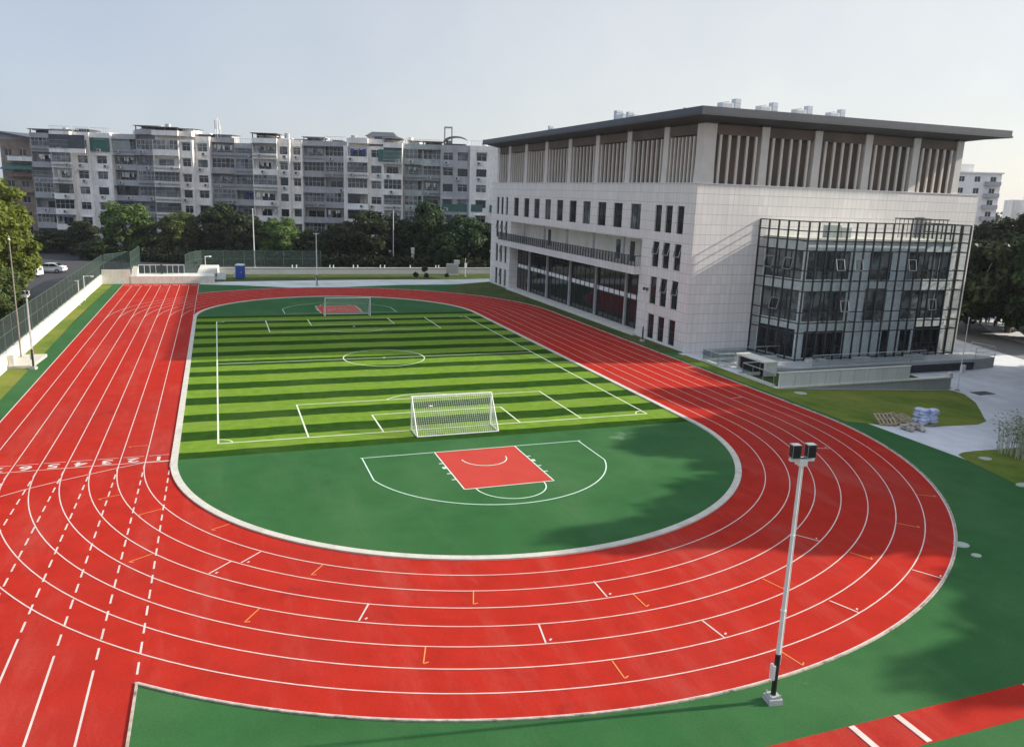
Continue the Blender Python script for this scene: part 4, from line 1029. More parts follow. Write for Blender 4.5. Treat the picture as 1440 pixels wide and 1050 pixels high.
# right side: dark trees beyond the plaza
rs = [('wide',76,31,1.25,1.42,'dark tree right of the glazed annex, nearest to it'),('round',82,30,1.35,1.5,'dark tree beside the annex, second from it'),('wide',88,34,1.4,1.45,'dark tree behind the parked scooters'),('round',78,22,1.25,1.35,'dark tree over the low wall at the right margin'),('wide',72.5,40,1.1,1.3,'dark tree squeezed behind the right wall of the sports hall'),('tall',100,42,1.2,1.25,'tall dark tree in front of the blank pale building'),('wide',86,22,1.3,1.4,'dark tree at the right margin behind the low wall, furthest right')]
for k, x, y, s, sz, lb in rs: tree(k, x, y, -1.2, s, lb, 'trees on the right', sz=sz)
# tall trees standing right of the view; their shade falls across the bend
for k, x, y, s, z_, lb in [('shade',39,-19,.95,19.0,'tall dense tree beside the plaza, casting the longest shade'),('shade',44,-10.8,1.0,18.4,'tall dense tree beside the plaza, next to the longest-shaded one'),('shade',48.5,-7.2,.95,18.4,'tall dense tree by the corner lawn bamboo'),('shade',60,-1.0,1.0,21.6,'tall dense tree on the plaza edge'),('shade',66,4.7,1.0,21.0,'tall dense tree by the side road'),('shade',72.5,6.8,.95,20.6,'tall dense tree by the side road, furthest along'),('shade',49,-14.5,1.1,18.5,'tall dense tree in the second row of the plaza'),('shade',55,-8,1.1,20,'tall dense tree in the second row, near the side road'),('shade',42,-30.5,.95,17.6,'tall dense tree behind the jump runway'),('shade',66,-3,1.1,21,'tall dense tree in the second row, by the road'),('shade',47,-26.5,.9,16.6,'tall dense tree between the runway and the plaza'),('shade',56,-27,1.0,18,'tall dense tree at the back of the plaza, in the third row')]:
    sz = z_/18.8
    tree(k, x, y, terr(x), s, lb, 'tall trees right of the plaza', sz=sz)
# bare young bamboo in the corner lawn
bb = thing('bamboo_clump', 'thin pale young bamboo with sparse leaves in the corner lawn', 'bamboo', (34,-9.9,terr(34)))
st = MB(); lf = MB(); rng = random.Random(4)
for i in range(170):
    x, y = rng.uniform(-2.9,5), rng.uniform(-1.4,1.0); h = rng.uniform(1.7,2.9); lx, ly = rng.gauss(0,.22), rng.gauss(0,.2)
    m_ = (x+lx*.35, y+ly*.35, h*.55); e = (x+lx, y+ly, h)
    st.tube((x,y,-.15), m_, -.0+.022, 4, .017, cap=False); st.tube(m_, e, .017, 4, .006, cap=False)
    for k in range(9):
        t = rng.uniform(.4,1); p = Vector((x+lx*t*.8, y+ly*t*.8, h*t)); d = Vector((rng.gauss(0,1),rng.gauss(0,1),rng.uniform(-.3,.8))).normalized(); q = p+d*rng.uniform(.15,.4)
        st.tube(p, q, .005, 3, .003, cap=False); n = d.orthogonal().normalized()*.03
        lf.face([p.lerp(q,.5)+n*.3, q+n, q+d*.12, q-n])
st.build('stem', M['stem'], bb); lf.build('leaf', M['leaf_m'], bb)
# far woods closing the view at the right
def wood(label, pts, h):
    rng = np.random.default_rng(9); vs = []; n = 5200
    cx = []
    for (xa,ya),(xb,yb) in zip(pts, pts[1:]):
        m = 26
        for i in range(m): t = (i+rng.uniform(0,1))/m; cx.append((xa+(xb-xa)*t+rng.normal()*6, ya+(yb-ya)*t+rng.normal()*6, rng.uniform(.5,1)*h))
    cx = np.array(cx); idx = rng.integers(0,len(cx),n); o = rng.normal(size=(n,3)); o /= np.linalg.norm(o,axis=1)[:,None]
    pos = np.stack([cx[idx,0]+o[:,0]*6, cx[idx,1]+o[:,1]*6, cx[idx,2]*(.55+.45*o[:,2])],1)
    nrm = o+rng.normal(size=(n,3))*.4; t = np.cross(nrm, rng.normal(size=(n,3))); t /= np.linalg.norm(t,axis=1)[:,None]; b = np.cross(nrm,t); b /= np.linalg.norm(b,axis=1)[:,None]
    s = rng.uniform(.8,1.7,n)[:,None]; v = np.stack([pos-t*s,pos-b*s*.7,pos+t*s,pos+b*s*.7],1).reshape(-1,3)
    me = bpy.data.meshes.new('far_wood'); me.from_pydata(v.tolist(), [], [tuple(range(4*i,4*i+4)) for i in range(n)]); me.materials.append(M['leaf_d'])
    ob_ = bpy.data.objects.new('far_wood', me); COL.objects.link(ob_); tag(ob_, label, 'wood', kind='stuff')
wood('far belt of trees on the skyline at the right', [(250,190),(330,200),(420,180),(520,160)], 15)
wood('far trees beyond the apartment row on the left', [(-160,150),(-100,190),(-60,200)], 14)

# ------------------------------------------------------------------ boundary walls, fences
def wall_thing(label, loc): t = thing('boundary_wall', label, 'wall', loc); return t, anchored(t)
t, b = wall_thing('long low cream wall along the left side of the running straight', (-28.5,15,0))
w = MB(); w.box(-28.62,-28.32,-50,83.2,-.3,1.16); b(w, 'wall', M['wall_white'])
w = MB(); w.box(-28.68,-28.26,-50,83.2,1.16,1.24); b(w, 'coping', M['wall_white'])
t, b = wall_thing('cream wall closing the verge at the far end of the straight', (-26.6,79.8,0))
w = MB(); w.box(-28.3,-24.72,79.65,79.95,-.3,1.95); b(w, 'wall', M['wall_white'])
t, b = wall_thing('low white wall at the end of the sprint straight below the railing', (-19.4,79.7,0))
w = MB(); w.box(-24.7,-13.7,79.62,79.9,-.2,1.05); w.box(-24.7,-13.7,79.9,84.5,-.2,.98); b(w, 'wall', M['wall_white'])
fr = thing('platform_railing', 'pale panelled railing with a dark post on the platform behind the start', 'railing', (-20.7,83.5,1)); b = anchored(fr)
w = MB()
for i in range(8): x = -23.9+i*.76; w.box(x,x+.7,83.5,83.54,1.05,2.2)
b(w, 'panel', M['rail_glass'])
w = MB()
for i in range(9): x = -23.93+i*.76; w.box(x-.025,x+.025,83.46,83.58,.98,2.28)
w.box(-23.95,-17.85,83.47,83.57,2.22,2.28); b(w, 'frame', M['white_metal'])
w = MB(); w.box(-21.0,-20.75,83.3,83.45,.98,2.3); b(w, 'gate_post', M['dframe'])
stp = thing('stair', 'white stair flight beside the green fence at the end of the straight', 'stair', (-24.2,81.2,1)); b = anchored(stp)
w = MB()
for i in range(6): w.box(-24.65,-23.9,80.1+i*.5,80.6+i*.5,.99,1.18+i*.19)
b(w, 'flight', M['wall_white'])
t, b = wall_thing('long grey wall with pale coping and lamp posts across the far side', (6,92,0))
w = MB(); w.box(-15.6,34,92,92.25,-.3,.98); b(w, 'wall', M['wall_grey'])
w = MB(); w.box(-15.7,34,91.94,92.31,.98,1.07); b(w, 'coping', M['wall_white'])
t, b = wall_thing('white slab-sided wall end curving back at the start platform', (-14.8,88,0))
w = MB(); w.hexa([(-16.5,84.5,-.2),(-13.4,84.5,-.2),(-13.0,92,-.2),(-15.9,92,-.2)],[(-15.9,85.2,1.5),(-13.4,85.2,1.5),(-13.0,91.95,1.5),(-15.7,91.95,1.5)]); b(w, 'wall', M['wall_white'])
t, b = wall_thing('low wall with pale coping along the side road at the right margin', (84,25,-1.2))
w = MB(); w.prism([(75.4,17),(75.9,16.8),(101,44.5),(100.6,44.8)], -1.6, -.1); b(w, 'wall', M['wall_grey'])
w = MB(); w.prism([(75.2,17),(76.1,16.7),(101.2,44.4),(100.5,45)], -.1, .02); b(w, 'coping', M['wall_white'])
def fence(label, pts, z0, z1, step=2.4):
    t = thing('mesh_fence', label, 'fence', (*pts[0], z0), group='green mesh fences'); b = anchored(t)
    r_ = MB(); g_ = MB()
    for p, q in zip(pts, pts[1:]):
        g_.face([(*p,z0+.08),(*q,z0+.08),(*q,z1-.04),(*p,z1-.04)])
        for z in (z0+.08,(z0+z1)/2,z1-.04): r_.tube((*p,z),(*q,z),.028)
        n = max(1, round((Vector(q)-Vector(p)).length/step))
        for i in range(n+1):
            c = Vector(p).lerp(Vector(q), i/n); m = MB(); m.tube((c.x,c.y,z0-.02),(c.x,c.y,z1),.04,6); b(m, 'post', M['fence_post'])
    b(g_, 'mesh', M['net_green']); b(r_, 'rail', M['fence_post'])
fence('long green mesh fence on the cream wall left of the track', [(-28.47,-20),(-28.47,83)], 1.24, 3.75)
fence('short green mesh fence running back from the end of the straight', [(-24.62,80.0),(-24.4,92)], 1.95, 4.35)
fence('green mesh fence standing behind the left end of the long far wall', [(-17.7,85),(-16.6,91),(-15.5,92.5),(-6,93.5),(3,93.5)], 1.07, 3.7, 3)
fence('tall dark green mesh fence between the car park and the start platform', [(-28.4,84),(-24.6,92)], 1.2, 3.7)

# ------------------------------------------------------------------ lamp posts and poles
def flood(label, x, y, h, rz, K=1.0, boxh=.42):
    t = thing('floodlight_pole', label, 'floodlight', (x,y,0), rz, 'white floodlight poles round the track')
    m = MB(); m.hexa([(-.22,-.22,-.05),(.22,-.22,-.05),(.22,.22,-.05),(-.22,.22,-.05)],[(-.20,-.20,.16),(.20,-.20,.16),(.20,.20,.16),(-.20,.20,.16)]); m.box(-.16,.16,-.16,.16,.16,.23)
    for a in (-.14,.14):
        for c in (-.14,.14): m.tube((a,c,.23),(a,c,.29),.02)
    m.build('base', M['wall_grey'], t)
    m = MB(); m.tube((0,0,.22),(0,0,1.55),.078,12,.074); m.build('lower_sleeve', M['black'], t)
    m = MB(); m.tube((0,0,1.55),(0,0,h-.1),.068,14,.042); m.box(-.15,-.07,-.09,.09,.75,1.2); m.tube((.088,-.02,1.2),(.06,-.02,h-.1),.012,6); m.tube((0,0,2.9),(0,0,2.94),.082,14); m.tube((0,0,5.2),(0,0,5.24),.066,14); m.build('pole', M['white_metal'], t, smooth=False)
    m = MB(); m.box(-.4*K,.4*K,-.06,.06,h-.1,h-.03); m.box(-.12,.12,-.12,.12,h-.22,h-.03); m.build('crossarm', M['white_metal'], t)
    for xx in (-.26*K,.25*K):
        m = MB(); m.box(xx-.135*K,xx+.135*K,-.12,.09,h,h+boxh)
        m.box(xx-.02,xx+.02,-.02,.02,h-.05,h)
        o = m.build('lamp_head', M['steel'], t)
        f = MB()
        for k in range(9): z = h+.03+k*(boxh-.06)/9; f.box(xx-.12*K,xx+.12*K,-.150,-.128,z,z+.02)
        f.box(xx-.125*K,xx+.125*K,-.126,-.122,h+.015,h+boxh-.015); f.box(xx-.135*K-.006,xx-.135*K-.002,-.10,.07,h+.03,h+boxh-.03)
        f.build('lamp_face', M['black'], o)
    return t
flood('nearest white floodlight pole with two black lamp heads, standing outside the near bend', 1.6, -26.4, 7.5, -.16, .88, .38)
flood('white floodlight pole on the far side behind the goal', .33, 75.9, 7.6, 0)
flood('white floodlight pole on the left verge by the concrete slab', -26.55, 24.45, 5.7, -.3, .6, .25)
flood('short white floodlight pole in front of the sports hall wall', 26.95, 26.9, 5.2, -1.2, .8, .3)
def pole(label, x, y, h, r, m_, z=0, box=False):
    t = thing('tall_pole', label, 'pole', (x,y,z)); m = MB(); m.tube((0,0,-.3),(0,0,h),r,10,r*.6); m.build('shaft', m_, t)
    m = MB(); m.tube((0,0,h),(0,0,h+.12),r*1.5,10,r*.4); m.build('cap', M['white_metal'], t)
    m = MB(); m.prism([(.2*math.cos(a*PI/3),.2*math.sin(a*PI/3)) for a in range(6)],-.1,.12); m.build('base', M['wall_grey'], t)
    if box: m = MB(); m.box(-.2,.2,-.3,-.08,1.6,2.3); m.build('control_box', M['white_metal'], t)
pole('tall thin white pole behind the blue toilet cabin', -7.1, 104.6, 9.9, .11, M['white_metal'])
pole('tall thin pale pole behind the far wall, in the middle of the tree row', 17.05, 102.2, 10.2, .10, M['white_metal'])
pole('tall thin brownish pole on the concrete slab at the left', -28.1, 28.3, 9.4, .07, M['bark_p'])
pole('thin white pole with a box at the end of the retaining wall', 46.6, 6.5, 6.3, .05, M['white_metal'], -1.15, True)
def small_lamp(label, x, y, h, rz, loc_z=0, cam_=False):
    t = thing('camera_post', label, 'post', (x,y,loc_z), rz); m = MB(); m.tube((0,0,-.05),(0,0,h),.045,8); m.tube((0,0,h-.1),(.9,0,h-.05),.035,8); m.build('post', M['white_metal'], t)
    m = MB(); m.box(.75,1.05,-.1,.1,h-.18,h-.02); m.build('camera', M['white_metal'], t)
small_lamp('small white camera post against the left boundary wall', -28.1, 62.5, 3.0, 0)
small_lamp('second small white camera post further along the left boundary wall', -28.15, 58.6, 2.9, PI)
small_lamp('small white camera post at the start platform wall', -15.0, 90.5, 3.0, .6)
wp = tag(MB().tube((0,0,0),(0,0,3.6),.32,10).tube((0,0,3.6),(0,0,3.9),.38,10,.3).build('white_post', M['wall_white'], loc=(*at(572,146),0)), 'thick white post among the dark trees right of the second tall pole', 'post')
# concrete slab at the left verge
sl_ = thing('equipment_slab', 'raised concrete slab with a small block at the left verge', 'slab', (-27.6,26.8,0)); b = anchored(sl_)
m = MB(); m.prism([(-28.3,24.7),(-26.75,24.7),(-26.45,29.2),(-28.3,29.3)], -.05, .22); b(m, 'slab', M['kerb'])
m = MB(); m.box(-28.28,-27.9,25.0,25.5,.22,1.0); b(m, 'block', M['wall_white'])

# ------------------------------------------------------------------ goals
def goal(label, x, y, rz):
    t = thing('football_goal', label, 'goal', (x,y,Z1), rz, 'white football goals')
    w, h, d = 2.52, 2.08, 1.55; f = MB(); r = .05
    for sx in (-w,w): f.tube((sx,0,0),(sx,0,h),r,10)
    f.tube((-w-r,0,h),(w+r,0,h),r,10); f.build('goal_frame', M['white_metal'], t)
    f = MB()
    for sx in (-w,w): f.tube((sx,-.06,h-.03),(sx,-d,.04),.035,8); f.tube((sx,-.05,.04),(sx,-d,.04),.035,8)
    f.tube((-w,-d,.04),(w,-d,.04),.04,8); f.build('rear_frame', M['white_metal'], t)
    n = MB(); s = .13; a = .004
    nx = int(2*w/s)
    for i in range(nx+1): u = -w+2*w*i/nx; n.bar((u,-.07,h-.02),(u,-d+.02,.06),a*2)
    ny = 18
    for i in range(ny+1):
        k = i/ny; p = Vector((0,-.07,h-.02)).lerp(Vector((0,-d+.02,.06)), k); n.bar((-w,p.y,p.z),(w,p.y,p.z),a*2)
    for sx in (-w,w):
        for i in range(1,12):
            k = i/12; n.bar((sx,-.02,h*(1-k)),(sx,-.07-(d-.09)*k,h*(1-k)),a*2)
        for i in range(1,8):
            k = i/8; n.bar((sx,-d*k,.05),(sx,-d*k,h*(1-k)),a*2)
    n.build('net', M['net'], t)
goal('near white football goal seen from behind its net', .0, 2.45, 0)
goal('far white football goal beside the far bend', .42, 46.9, PI)

# ------------------------------------------------------------------ things around the edge
tc = thing('toilet_cabin', 'blue portable toilet cabin with pale roof on the far path', 'cabin', (-10.0,85.6,0), -.35)
m = MB(); m.box(-.55,.55,-.55,.55,.1,2.05)
for k in range(5): m.box(.551,.57,-.45+k*.2,-.36+k*.2,.2,1.95)
m.build('body', M['blue'], tc)
m = MB(); m.box(-.42,.42,-.58,-.552,.15,1.95); m.build('door', M['blue'], tc)
m = MB(); m.box(.28,.34,-.61,-.58,.95,1.15); m.build('door_handle', M['white_metal'], tc)
m = MB(); m.hexa([(-.62,-.62,2.05),(.62,-.62,2.05),(.62,.62,2.05),(-.62,.62,2.05)],[(-.5,-.5,2.25),(.5,-.5,2.25),(.5,.5,2.25),(-.5,.5,2.25)]); m.build('roof', M['pale'], tc)
m = MB(); m.box(-.58,.58,-.58,.58,0,.1); m.build('base', M['black'], tc)
m = MB(); m.box(-.95,-.6,-.3,.3,.3,.95); m.build('water_tank', M['pale'], tc)
sg = thing('notice_board', 'pale grey board on short legs left of the toilet cabin', 'board', (-12.75,82.3,0), -.1)
m = MB(); m.box(-.62,.62,-.04,.04,.25,1.25); m.build('panel', M['pale'], sg)
m = MB(); m.box(-.5,-.44,-.03,.03,0,.25); m.box(.44,.5,-.03,.03,0,.25); m.build('leg', M['steel'], sg)
bt = thing('striped_barrier', 'yellow and black striped barrier by the pale grey board', 'barrier', (-13.9,83.9,0), -.1)
m = MB(); 
for i in range(6): m.box(-.6+i*.2,-.4+i*.2,-.03,.03,.5,1.0,i%2)
m.build('board', [M['sign_y'],M['black']], bt)
m = MB(); m.box(-.55,-.49,-.2,.2,0,.5); m.box(.49,.55,-.2,.2,0,.5); m.build('leg', M['steel'], bt)
for px in (411,417,464,469.5,497,503.5,535,541,577,613,617.5):
    x = {411:-1.76,417:-1.09,464:4.3,469.5:4.88,497:8.17,503.5:8.89,535:12.73,541:13.46,577:17.9,613:22.43,617.5:22.94}[px]
    t = thing('wall_lamp', 'small white lamp post standing on the coping of the far wall', 'lamp', (x,92.12,1.07), 0, 'small lamps on the far wall')
    m = MB(); m.tube((0,0,0),(0,0,.34),.09,8,.075); m.build('post', M['white_metal'], t); m = MB(); m.tube((0,0,.34),(0,0,.44),.12,8,.05); m.build('cap', M['white_metal'], t)
cb = thing('electrical_cabinet', 'grey electrical cabinet in front of the far wall near the sports hall', 'cabinet', (25.0,90.6,0), -.1)
m = MB(); m.box(-1.0,1.0,-.4,.4,.15,1.9); m.build('body', M['wall_grey'], cb); m = MB(); m.box(-1.05,1.05,-.45,.45,0,.15); m.build('plinth', M['concrete'], cb)
m = MB(); m.box(.3,1.25,-.3,.5,1.9,2.5); m.build('upper_box', M['wall_grey'], cb); m = MB(); m.box(-.95,-.02,-.43,-.402,.2,1.85); m.box(.02,.95,-.43,-.402,.2,1.85); m.build('door', M['steel'], cb)
pole('thin white post with a small head beside the grey cabinet', 26.4, 87.5, 3.0, .05, M['white_metal'], 0, True)
def topiary(label, x, y, r, h):
    t = thing('topiary_shrub', label, 'shrub', (x,y,0)); me, cc = crown_mesh('foliage', int(x*10), 14, 900, r*.7, r*.7, h, .12, M['leaf_d'], r*.5, .9)
    o = bpy.data.objects.new('foliage', me); COL.objects.link(o); o.parent = t; m = MB(); m.tube((0,0,-.05),(0,0,h),.05,6); m.build('stem', M['bark'], t)
topiary('ball-shaped shrub on a stem in the far lawn', 19.1, 86.7, .55, 1.35); topiary('small low shrub left of the ball-shaped one in the far lawn', 17.6, 86.6, .45, .45); topiary('small low shrub right under the ball-shaped one', 19.3, 86.2, .4, .4); topiary('low shrub near the grey cabinet', 22.9, 86.4, .35, .35)
# pallets and bags on the plaza
def pallet(label, x, y, z, rz, tilt):
    t = thing('wooden_pallet', label, 'pallet', (x,y,z), rz); t.rotation_euler = (tilt,0,rz)
    m = MB()
    for k in range(5): m.box(-.62+k*.278,-.49+k*.278,-.55,.55,.12,.145)
    m.build('deck_board', M['wood'], t); m = MB()
    for k in (-.5,0,.5): m.box(-.62,.62,k-.045,k+.045,.02,.118)
    m.build('runner', M['wood'], t); m = MB()
    for k in range(3): m.box(-.6+k*.55,-.5+k*.55,-.55,.55,0,.018)
    m.build('bottom_board', M['wood'], t)
px_, py_ = 29.3, -3.5
pallet('tilted wooden pallet at the left end of the row by the lawn edge', 28.55, -3.35, terr(28.6)+.28, -.25, .46)
pallet('tilted wooden pallet in the middle of the row behind the rubble', 29.45, -3.15, terr(29.4)+.27, .12, .42)
pallet('tilted wooden pallet nearest to the stacked bags', 30.35, -3.3, terr(30.3)+.24, .3, .36)
rng = random.Random(12)
rb_ = MB()
for i in range(26): rb_.ell((rng.uniform(-.8,.8),rng.uniform(-.45,.45),rng.uniform(.08,.4)), rng.uniform(.1,.24), rng.uniform(.1,.22), rng.uniform(.08,.16), 7, 5, jit=.18)
o = rb_.build('rubble_heap', surf('rubble', (.42,.38,.33), .9, .35, 3, col2=(.55,.55,.55), s2=1.5, amt2=.7), loc=(29.6,-4.9,terr(29.6))); tag(o, 'heap of pale rubble sacks beside the pallets', 'rubble')
pallet('wooden pallet underneath the stacked bags', 31.95, -3.55, terr(32)+.01, .1, 0)
def bag(x, y, z, rz, label):
    m = MB(); i0 = len(m.v)
    m.ell((0,0,0), .40, .27, .135, 18, 10)
    m.v = [(max(-.38,min(.38,a*1.2))+rng.uniform(-.012,.012), max(-.25,min(.25,b*1.25)), c+rng.uniform(-.012,.012)) for a,b,c in m.v]
    o = m.build('cement_bag', M['bag'], loc=(x,y,z), smooth=True); o.rotation_euler = (rng.uniform(-.10,.10),rng.uniform(-.12,.12),rz)
    tag(o, label, 'bag', 'blue and white bags stacked on the pallet')
bz = terr(32)+.27
rows = ['bottom','second','third','fourth','top']
for lv in range(5):
    for i, (dx, dy, nm) in enumerate([(-.37,-.24,'near left'),(.36,-.24,'near right'),(-.37,.24,'far left'),(.36,.24,'far right')]):
        if lv == 4 and i == 3: continue
        bag(31.95+dx*(1-.05*lv)+rng.uniform(-.08,.08), -3.55+dy*(1-.05*lv)+rng.uniform(-.07,.07), bz+lv*.195, rng.uniform(-.22,.22)+(PI if rng.random()<.5 else 0), f'blue and white bag in the {rows[lv]} layer of the pallet stack, {nm}')
# drain cover and grass tuft at the pole foot
dc = MB(); dc.box(-.9,.9,-.5,.5,-.02,.03)
for k in range(8): dc.box(-.8+k*.2,-.7+k*.2,-.42,.42,.03,.04)
tag(dc.build('drain_cover', M['clad_dark'], loc=(48.0,5.2,-1.14)), 'dark drain cover in the paving right of the thin white pole', 'drain cover')

# ------------------------------------------------------------------ vehicles
def car(label, x, y, z, rz, van=False):
    t = thing('parked_car' if not van else 'parked_van', label, 'car' if not van else 'van', (x,y,z), rz)
    if van: prof = [(-2.3,.35),(2.2,.35),(2.3,.9),(1.95,1.15),(1.35,1.95),(-2.2,2.0),(-2.3,1.0)]
    else: prof = [(-2.2,.32),(2.15,.32),(2.25,.62),(2.1,.82),(1.15,.95),(.35,1.42),(-1.0,1.46),(-1.75,1.05),(-2.2,.98),(-2.28,.6)]
    hw = .86; m = MB(); n = len(prof)
    for ya, yb, k0, k1 in ((-hw,-hw*.9,1,1),): pass
    f = lambda y, s: [(px, y, .32+(pz-.32)*1.0) for px, pz in prof]
    def ring_(y, inset): return [(px*(1-.015*inset), y*(1-(.16 if pz > 1.0 else 0)), pz) for px, pz in prof]
    a, b = ring_(-hw, 0), ring_(hw, 0)
    i = len(m.v); m.v += a+b
    m.f.append(tuple(range(i,i+n))); m.f.append(tuple(reversed(range(i+n,i+2*n)))); m.m += [0,0]
    for k in range(n): m.f.append((i+k, i+n+k, i+n+(k+1)%n, i+(k+1)%n)); m.m.append(0)
    body = m.build('body', M['car_white'], t)
    bv = body.modifiers.new('bevel', 'BEVEL'); bv.width = .06; bv.segments = 2
    g_ = MB()
    if not van:
        for s in (-1,1):
            y0_, y1_ = s*(hw*.99), s*(hw*.86); yy = lambda zz: s*(hw*(1-.16*min(1,max(0,(zz-.98)/.45)))+.012)
            g_.face([(1.0,yy(1.0),1.0),(.38,yy(1.36),1.36),(-.28,yy(1.38),1.38),(-.28,yy(1.0),1.0)]); g_.face([(-.36,yy(1.0),1.0),(-.36,yy(1.38),1.38),(-.98,yy(1.38),1.38),(-1.5,yy(1.08),1.06)])
        g_.face([(1.12,-.68,.99),(1.12,.68,.99),(.42,.62,1.41),(.42,-.62,1.41)]); g_.face([(-1.7,.66,1.1),(-1.7,-.66,1.1),(-1.06,-.62,1.46),(-1.06,.62,1.46)])
    else:
        for s in (-1,1): g_.face([(1.5,s*.80,1.15),(1.2,s*.77,1.8),(-2.0,s*.77,1.8),(-2.0,s*.80,1.15)])
        g_.face([(1.98,-.68,1.2),(1.98,.68,1.2),(1.42,.62,1.9),(1.42,-.62,1.9)])
    g_.build('window', M['glass_dk'], t)
    for wx in (-1.38,1.35):
        for s in (-1,1):
            w = MB(); w.tube((wx,s*.70,.31),(wx,s*.885,.31),.31,18); o = w.build('wheel', M['rubber'], t); r = MB(); r.tube((wx,s*.886,.31),(wx,s*.9,.31),.19,14); r.build('rim', M['steel'], o)
    for s in (-1,1):
        h = MB(); h.box(2.14,2.24,s*.62-.18,s*.62+.18,.62,.76); h.build('headlight', M['pale'], t); h = MB(); h.box(-2.27,-2.2,s*.62-.18,s*.62+.18,.72,.92); h.build('tail_light', M['red_lens'], t)
        h = MB(); h.box(.78,.98,s*.86-.02,s*.86+s*.16+.02,.98,1.1); h.build('mirror', M['car_white'], t)
cx_, cy_ = at(80, 136)
car('white saloon car parked in the car park behind the left fence', -37.3, 95.5, -.02, PI-.25)
car('white van parked half behind the big sunlit tree', -39.5, 89.5, -.02, PI-.35, True)
def scooter(label, x, y, z, rz):
    t = thing('parked_scooter', label, 'scooter', (x,y,z), rz, 'scooters parked by the side road')
    m = MB(); m.hexa([(-.55,-.16,.38),(.25,-.14,.30),(.25,.14,.30),(-.55,.16,.38)],[(-.75,-.13,.72),(.0,-.13,.66),(.0,.13,.66),(-.75,.13,.72)]); m.hexa([(.3,-.2,.3),(.55,-.15,.3),(.55,.15,.3),(.3,.2,.3)],[(.42,-.18,.95),(.56,-.12,.95),(.56,.12,.95),(.42,.18,.95)]); m.box(-.1,.4,-.13,.13,.26,.32); m.build('body', random.choice([M['steel'],M['clad_dark'],M['red_lens']]), t)
    m = MB(); m.hexa([(-.7,-.14,.72),(.02,-.12,.68),(.02,.12,.68),(-.7,.14,.72)],[(-.7,-.1,.82),(0,-.09,.78),(0,.09,.78),(-.7,.1,.82)]); m.build('seat', M['black'], t)
    for wx in (-.62,.68): w = MB(); w.tube((wx,-.06,.23),(wx,.06,.23),.23,14); w.build('wheel', M['rubber'], t)
    m = MB(); m.tube((.68,0,.23),(.48,0,1.0),.03); m.tube((.46,-.32,1.05),(.46,.32,1.05),.02); m.build('handlebar', M['black'], t)
for i, (x, y, r_, lb) in enumerate([(86.0,35.0,.5,'scooter parked at the kerb, nearest to the low wall'),(84.6,36.2,.7,'scooter parked in the middle of the group by the side road'),(87.4,37.4,.4,'scooter parked furthest back by the side road'),(83.4,37.6,.8,'scooter parked nearest to the closed parasols')]): scooter(lb, x, y, -1.15, r_)
def parasol(label, x, y, h):
    t = thing('closed_parasol', label, 'parasol', (x,y,-1.15), 0, 'closed pale parasols beyond the annex'); m = MB(); m.tube((0,0,0),(0,0,h),.04,8); m.build('pole', M['steel'], t)
    m = MB(); m.tube((0,0,.9),(0,0,h*.6),.16,10,.34); m.tube((0,0,h*.6),(0,0,h),.34,10,.05); m.build('canopy', M['cloth'], t); m = MB(); m.tube((0,0,0),(0,0,.12),.35,12); m.build('base', M['wall_grey'], t)
for x, y, h, lb in [(82.6,41.0,4.3,'closed pale parasol nearest to the annex'),(83.6,39.4,4.4,'closed pale parasol in the middle of the three'),(85.2,38.4,3.6,'closed pale parasol nearest to the scooters')]: parasol(lb, x, y, h)

# school block standing outside the right edge of the view
simple_block('plain teaching block beyond the tall trees, right of the plaza', (92,-22,-1.2), -PI/2+.0, 44, 14, 20, 5, 9, M['plast_w'], False, True)

# ------------------------------------------------------------------ sun, sky, camera
sd_ = Vector((1,-.155,.5)).normalized()
el = math.asin(sd_.z); az = math.atan2(sd_.x, sd_.y)
HAZE = .00013
SKY_SAT, SKY_MIX, SKY_HAZE, SKY_GLOW, SKY_FILL = .8, .8, (1.8,2.12,2.75), (3.75,3.65,3.4), (3.9,4.4,5.4)
w = bpy.data.worlds.new('World'); SC.world = w; w.use_nodes = True; nt = w.node_tree
sky = nt.nodes.new('ShaderNodeTexSky'); sky.sky_type = 'NISHITA'; sky.sun_disc = False
sky.sun_elevation = el; sky.sun_rotation = az; sky.altitude = 20; sky.air_density = 1.0; sky.dust_density = 1.0; sky.ozone_density = 1.0
bg = nt.nodes['Background']; bg.inputs['Strength'].default_value = .15
hs_ = nt.nodes.new('ShaderNodeHueSaturation'); hs_.inputs['Saturation'].default_value = SKY_SAT; nt.links.new(sky.outputs[0], hs_.inputs['Color'])
gc = nt.nodes.new('ShaderNodeTexCoord'); sp_ = nt.nodes.new('ShaderNodeSeparateXYZ'); nt.links.new(gc.outputs['Generated'], sp_.inputs[0])
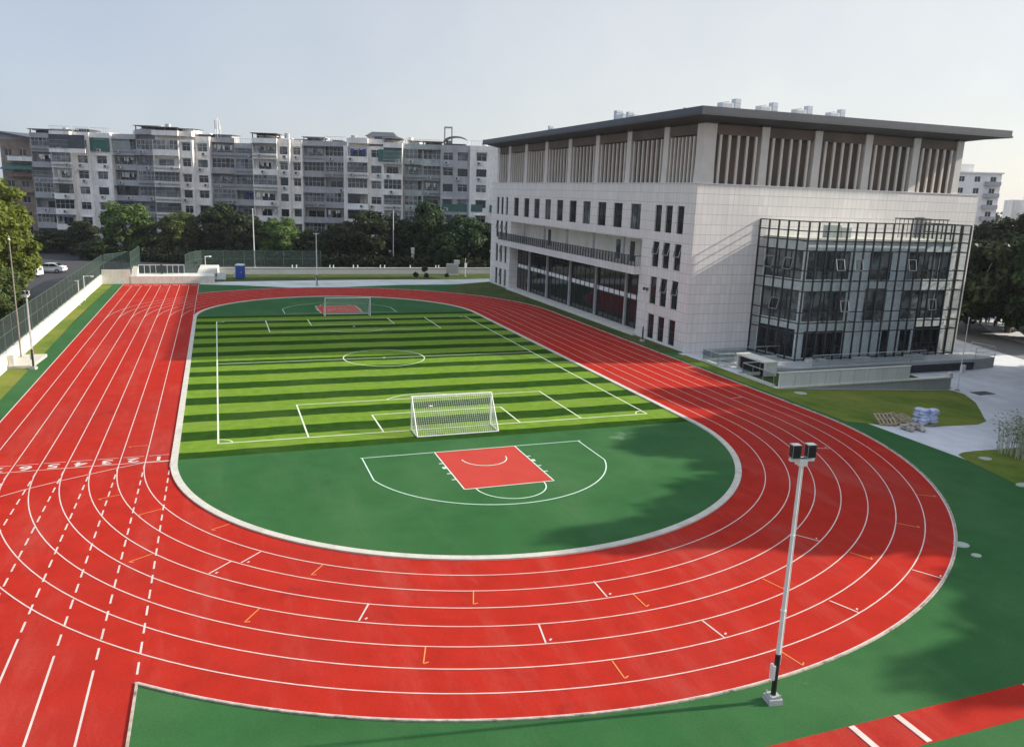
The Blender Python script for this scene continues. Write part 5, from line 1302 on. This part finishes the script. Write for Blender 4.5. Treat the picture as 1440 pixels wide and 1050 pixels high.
haze_fill = mixc(nt, mathn(nt, 'MULTIPLY', ramp(nt, sp_.outputs[2], .26, .75), ramp(nt, noise(nt, gc.outputs['Generated'], 2.2, 5), .25, .6)), mixc(nt, ramp(nt, sp_.outputs[0], -.35, .95), SKY_HAZE, SKY_GLOW), SKY_FILL)   # brighter sky added overhead, out of view, to lift the shade
cl = noise(nt, gc.outputs['Generated'], 3.5, 6, .6)
haze_fill = mixc(nt, 1.0, haze_fill, mixc(nt, ramp(nt, cl, .3, .7), (.91,.93,.96), (1.08,1.06,1.03)), 'MULTIPLY')
nt.links.new(mixc(nt, SKY_MIX, hs_.outputs[0], haze_fill), bg.inputs[0])   # thin even haze over the whole sky
sl = bpy.data.lights.new('sun', 'SUN'); sl.energy = 4.4; sl.angle = math.radians(.8); sl.color = (1,.93,.82)
so = bpy.data.objects.new('sun', sl); COL.objects.link(so); so.rotation_euler = sd_.to_track_quat('Z','Y').to_euler()
cam = bpy.data.cameras.new('camera'); co_ = bpy.data.objects.new('camera', cam); COL.objects.link(co_); SC.camera = co_
cam.sensor_width = 36; cam.lens = 1117.93/1440*36; cam.clip_end = 6000; cam.clip_start = .1
fwv, rv, uv = Vector((.34054698,.91380321,-.2213401)), Vector((.93917743,-.34172936,.03415852)), Vector((.04442425,.21951021,.97459825))
co_.matrix_world = Matrix(((rv.x,uv.x,-fwv.x,-13.0611),(rv.y,uv.y,-fwv.y,-42.9585),(rv.z,uv.z,-fwv.z,14.2314),(0,0,0,1)))
SC.view_settings.view_transform = 'Standard'; SC.view_settings.look = 'None'; SC.view_settings.gamma = 1
SC.view_settings.exposure = 0.6
SC.cycles.max_bounces = 8; SC.cycles.transparent_max_bounces = 16

if HAZE:
    hz = MB(); hz.box(-710, 1510, -360, 1210, -2.3, 36); h_ = hz.build('haze', None); h_.data.materials.clear()
    hm = bpy.data.materials.new('haze'); hm.use_nodes = True; ht = hm.node_tree; ht.nodes.remove(ht.nodes['Principled BSDF'])
    pv = ht.nodes.new('ShaderNodeVolumePrincipled'); pv.inputs['Density'].default_value = HAZE; pv.inputs['Color'].default_value = (.86,.90,.96,1); pv.inputs['Anisotropy'].default_value = .2
    ht.links.new(pv.outputs[0], ht.nodes['Material Output'].inputs['Volume']); h_.data.materials.append(hm); tag(h_, kind='stuff')
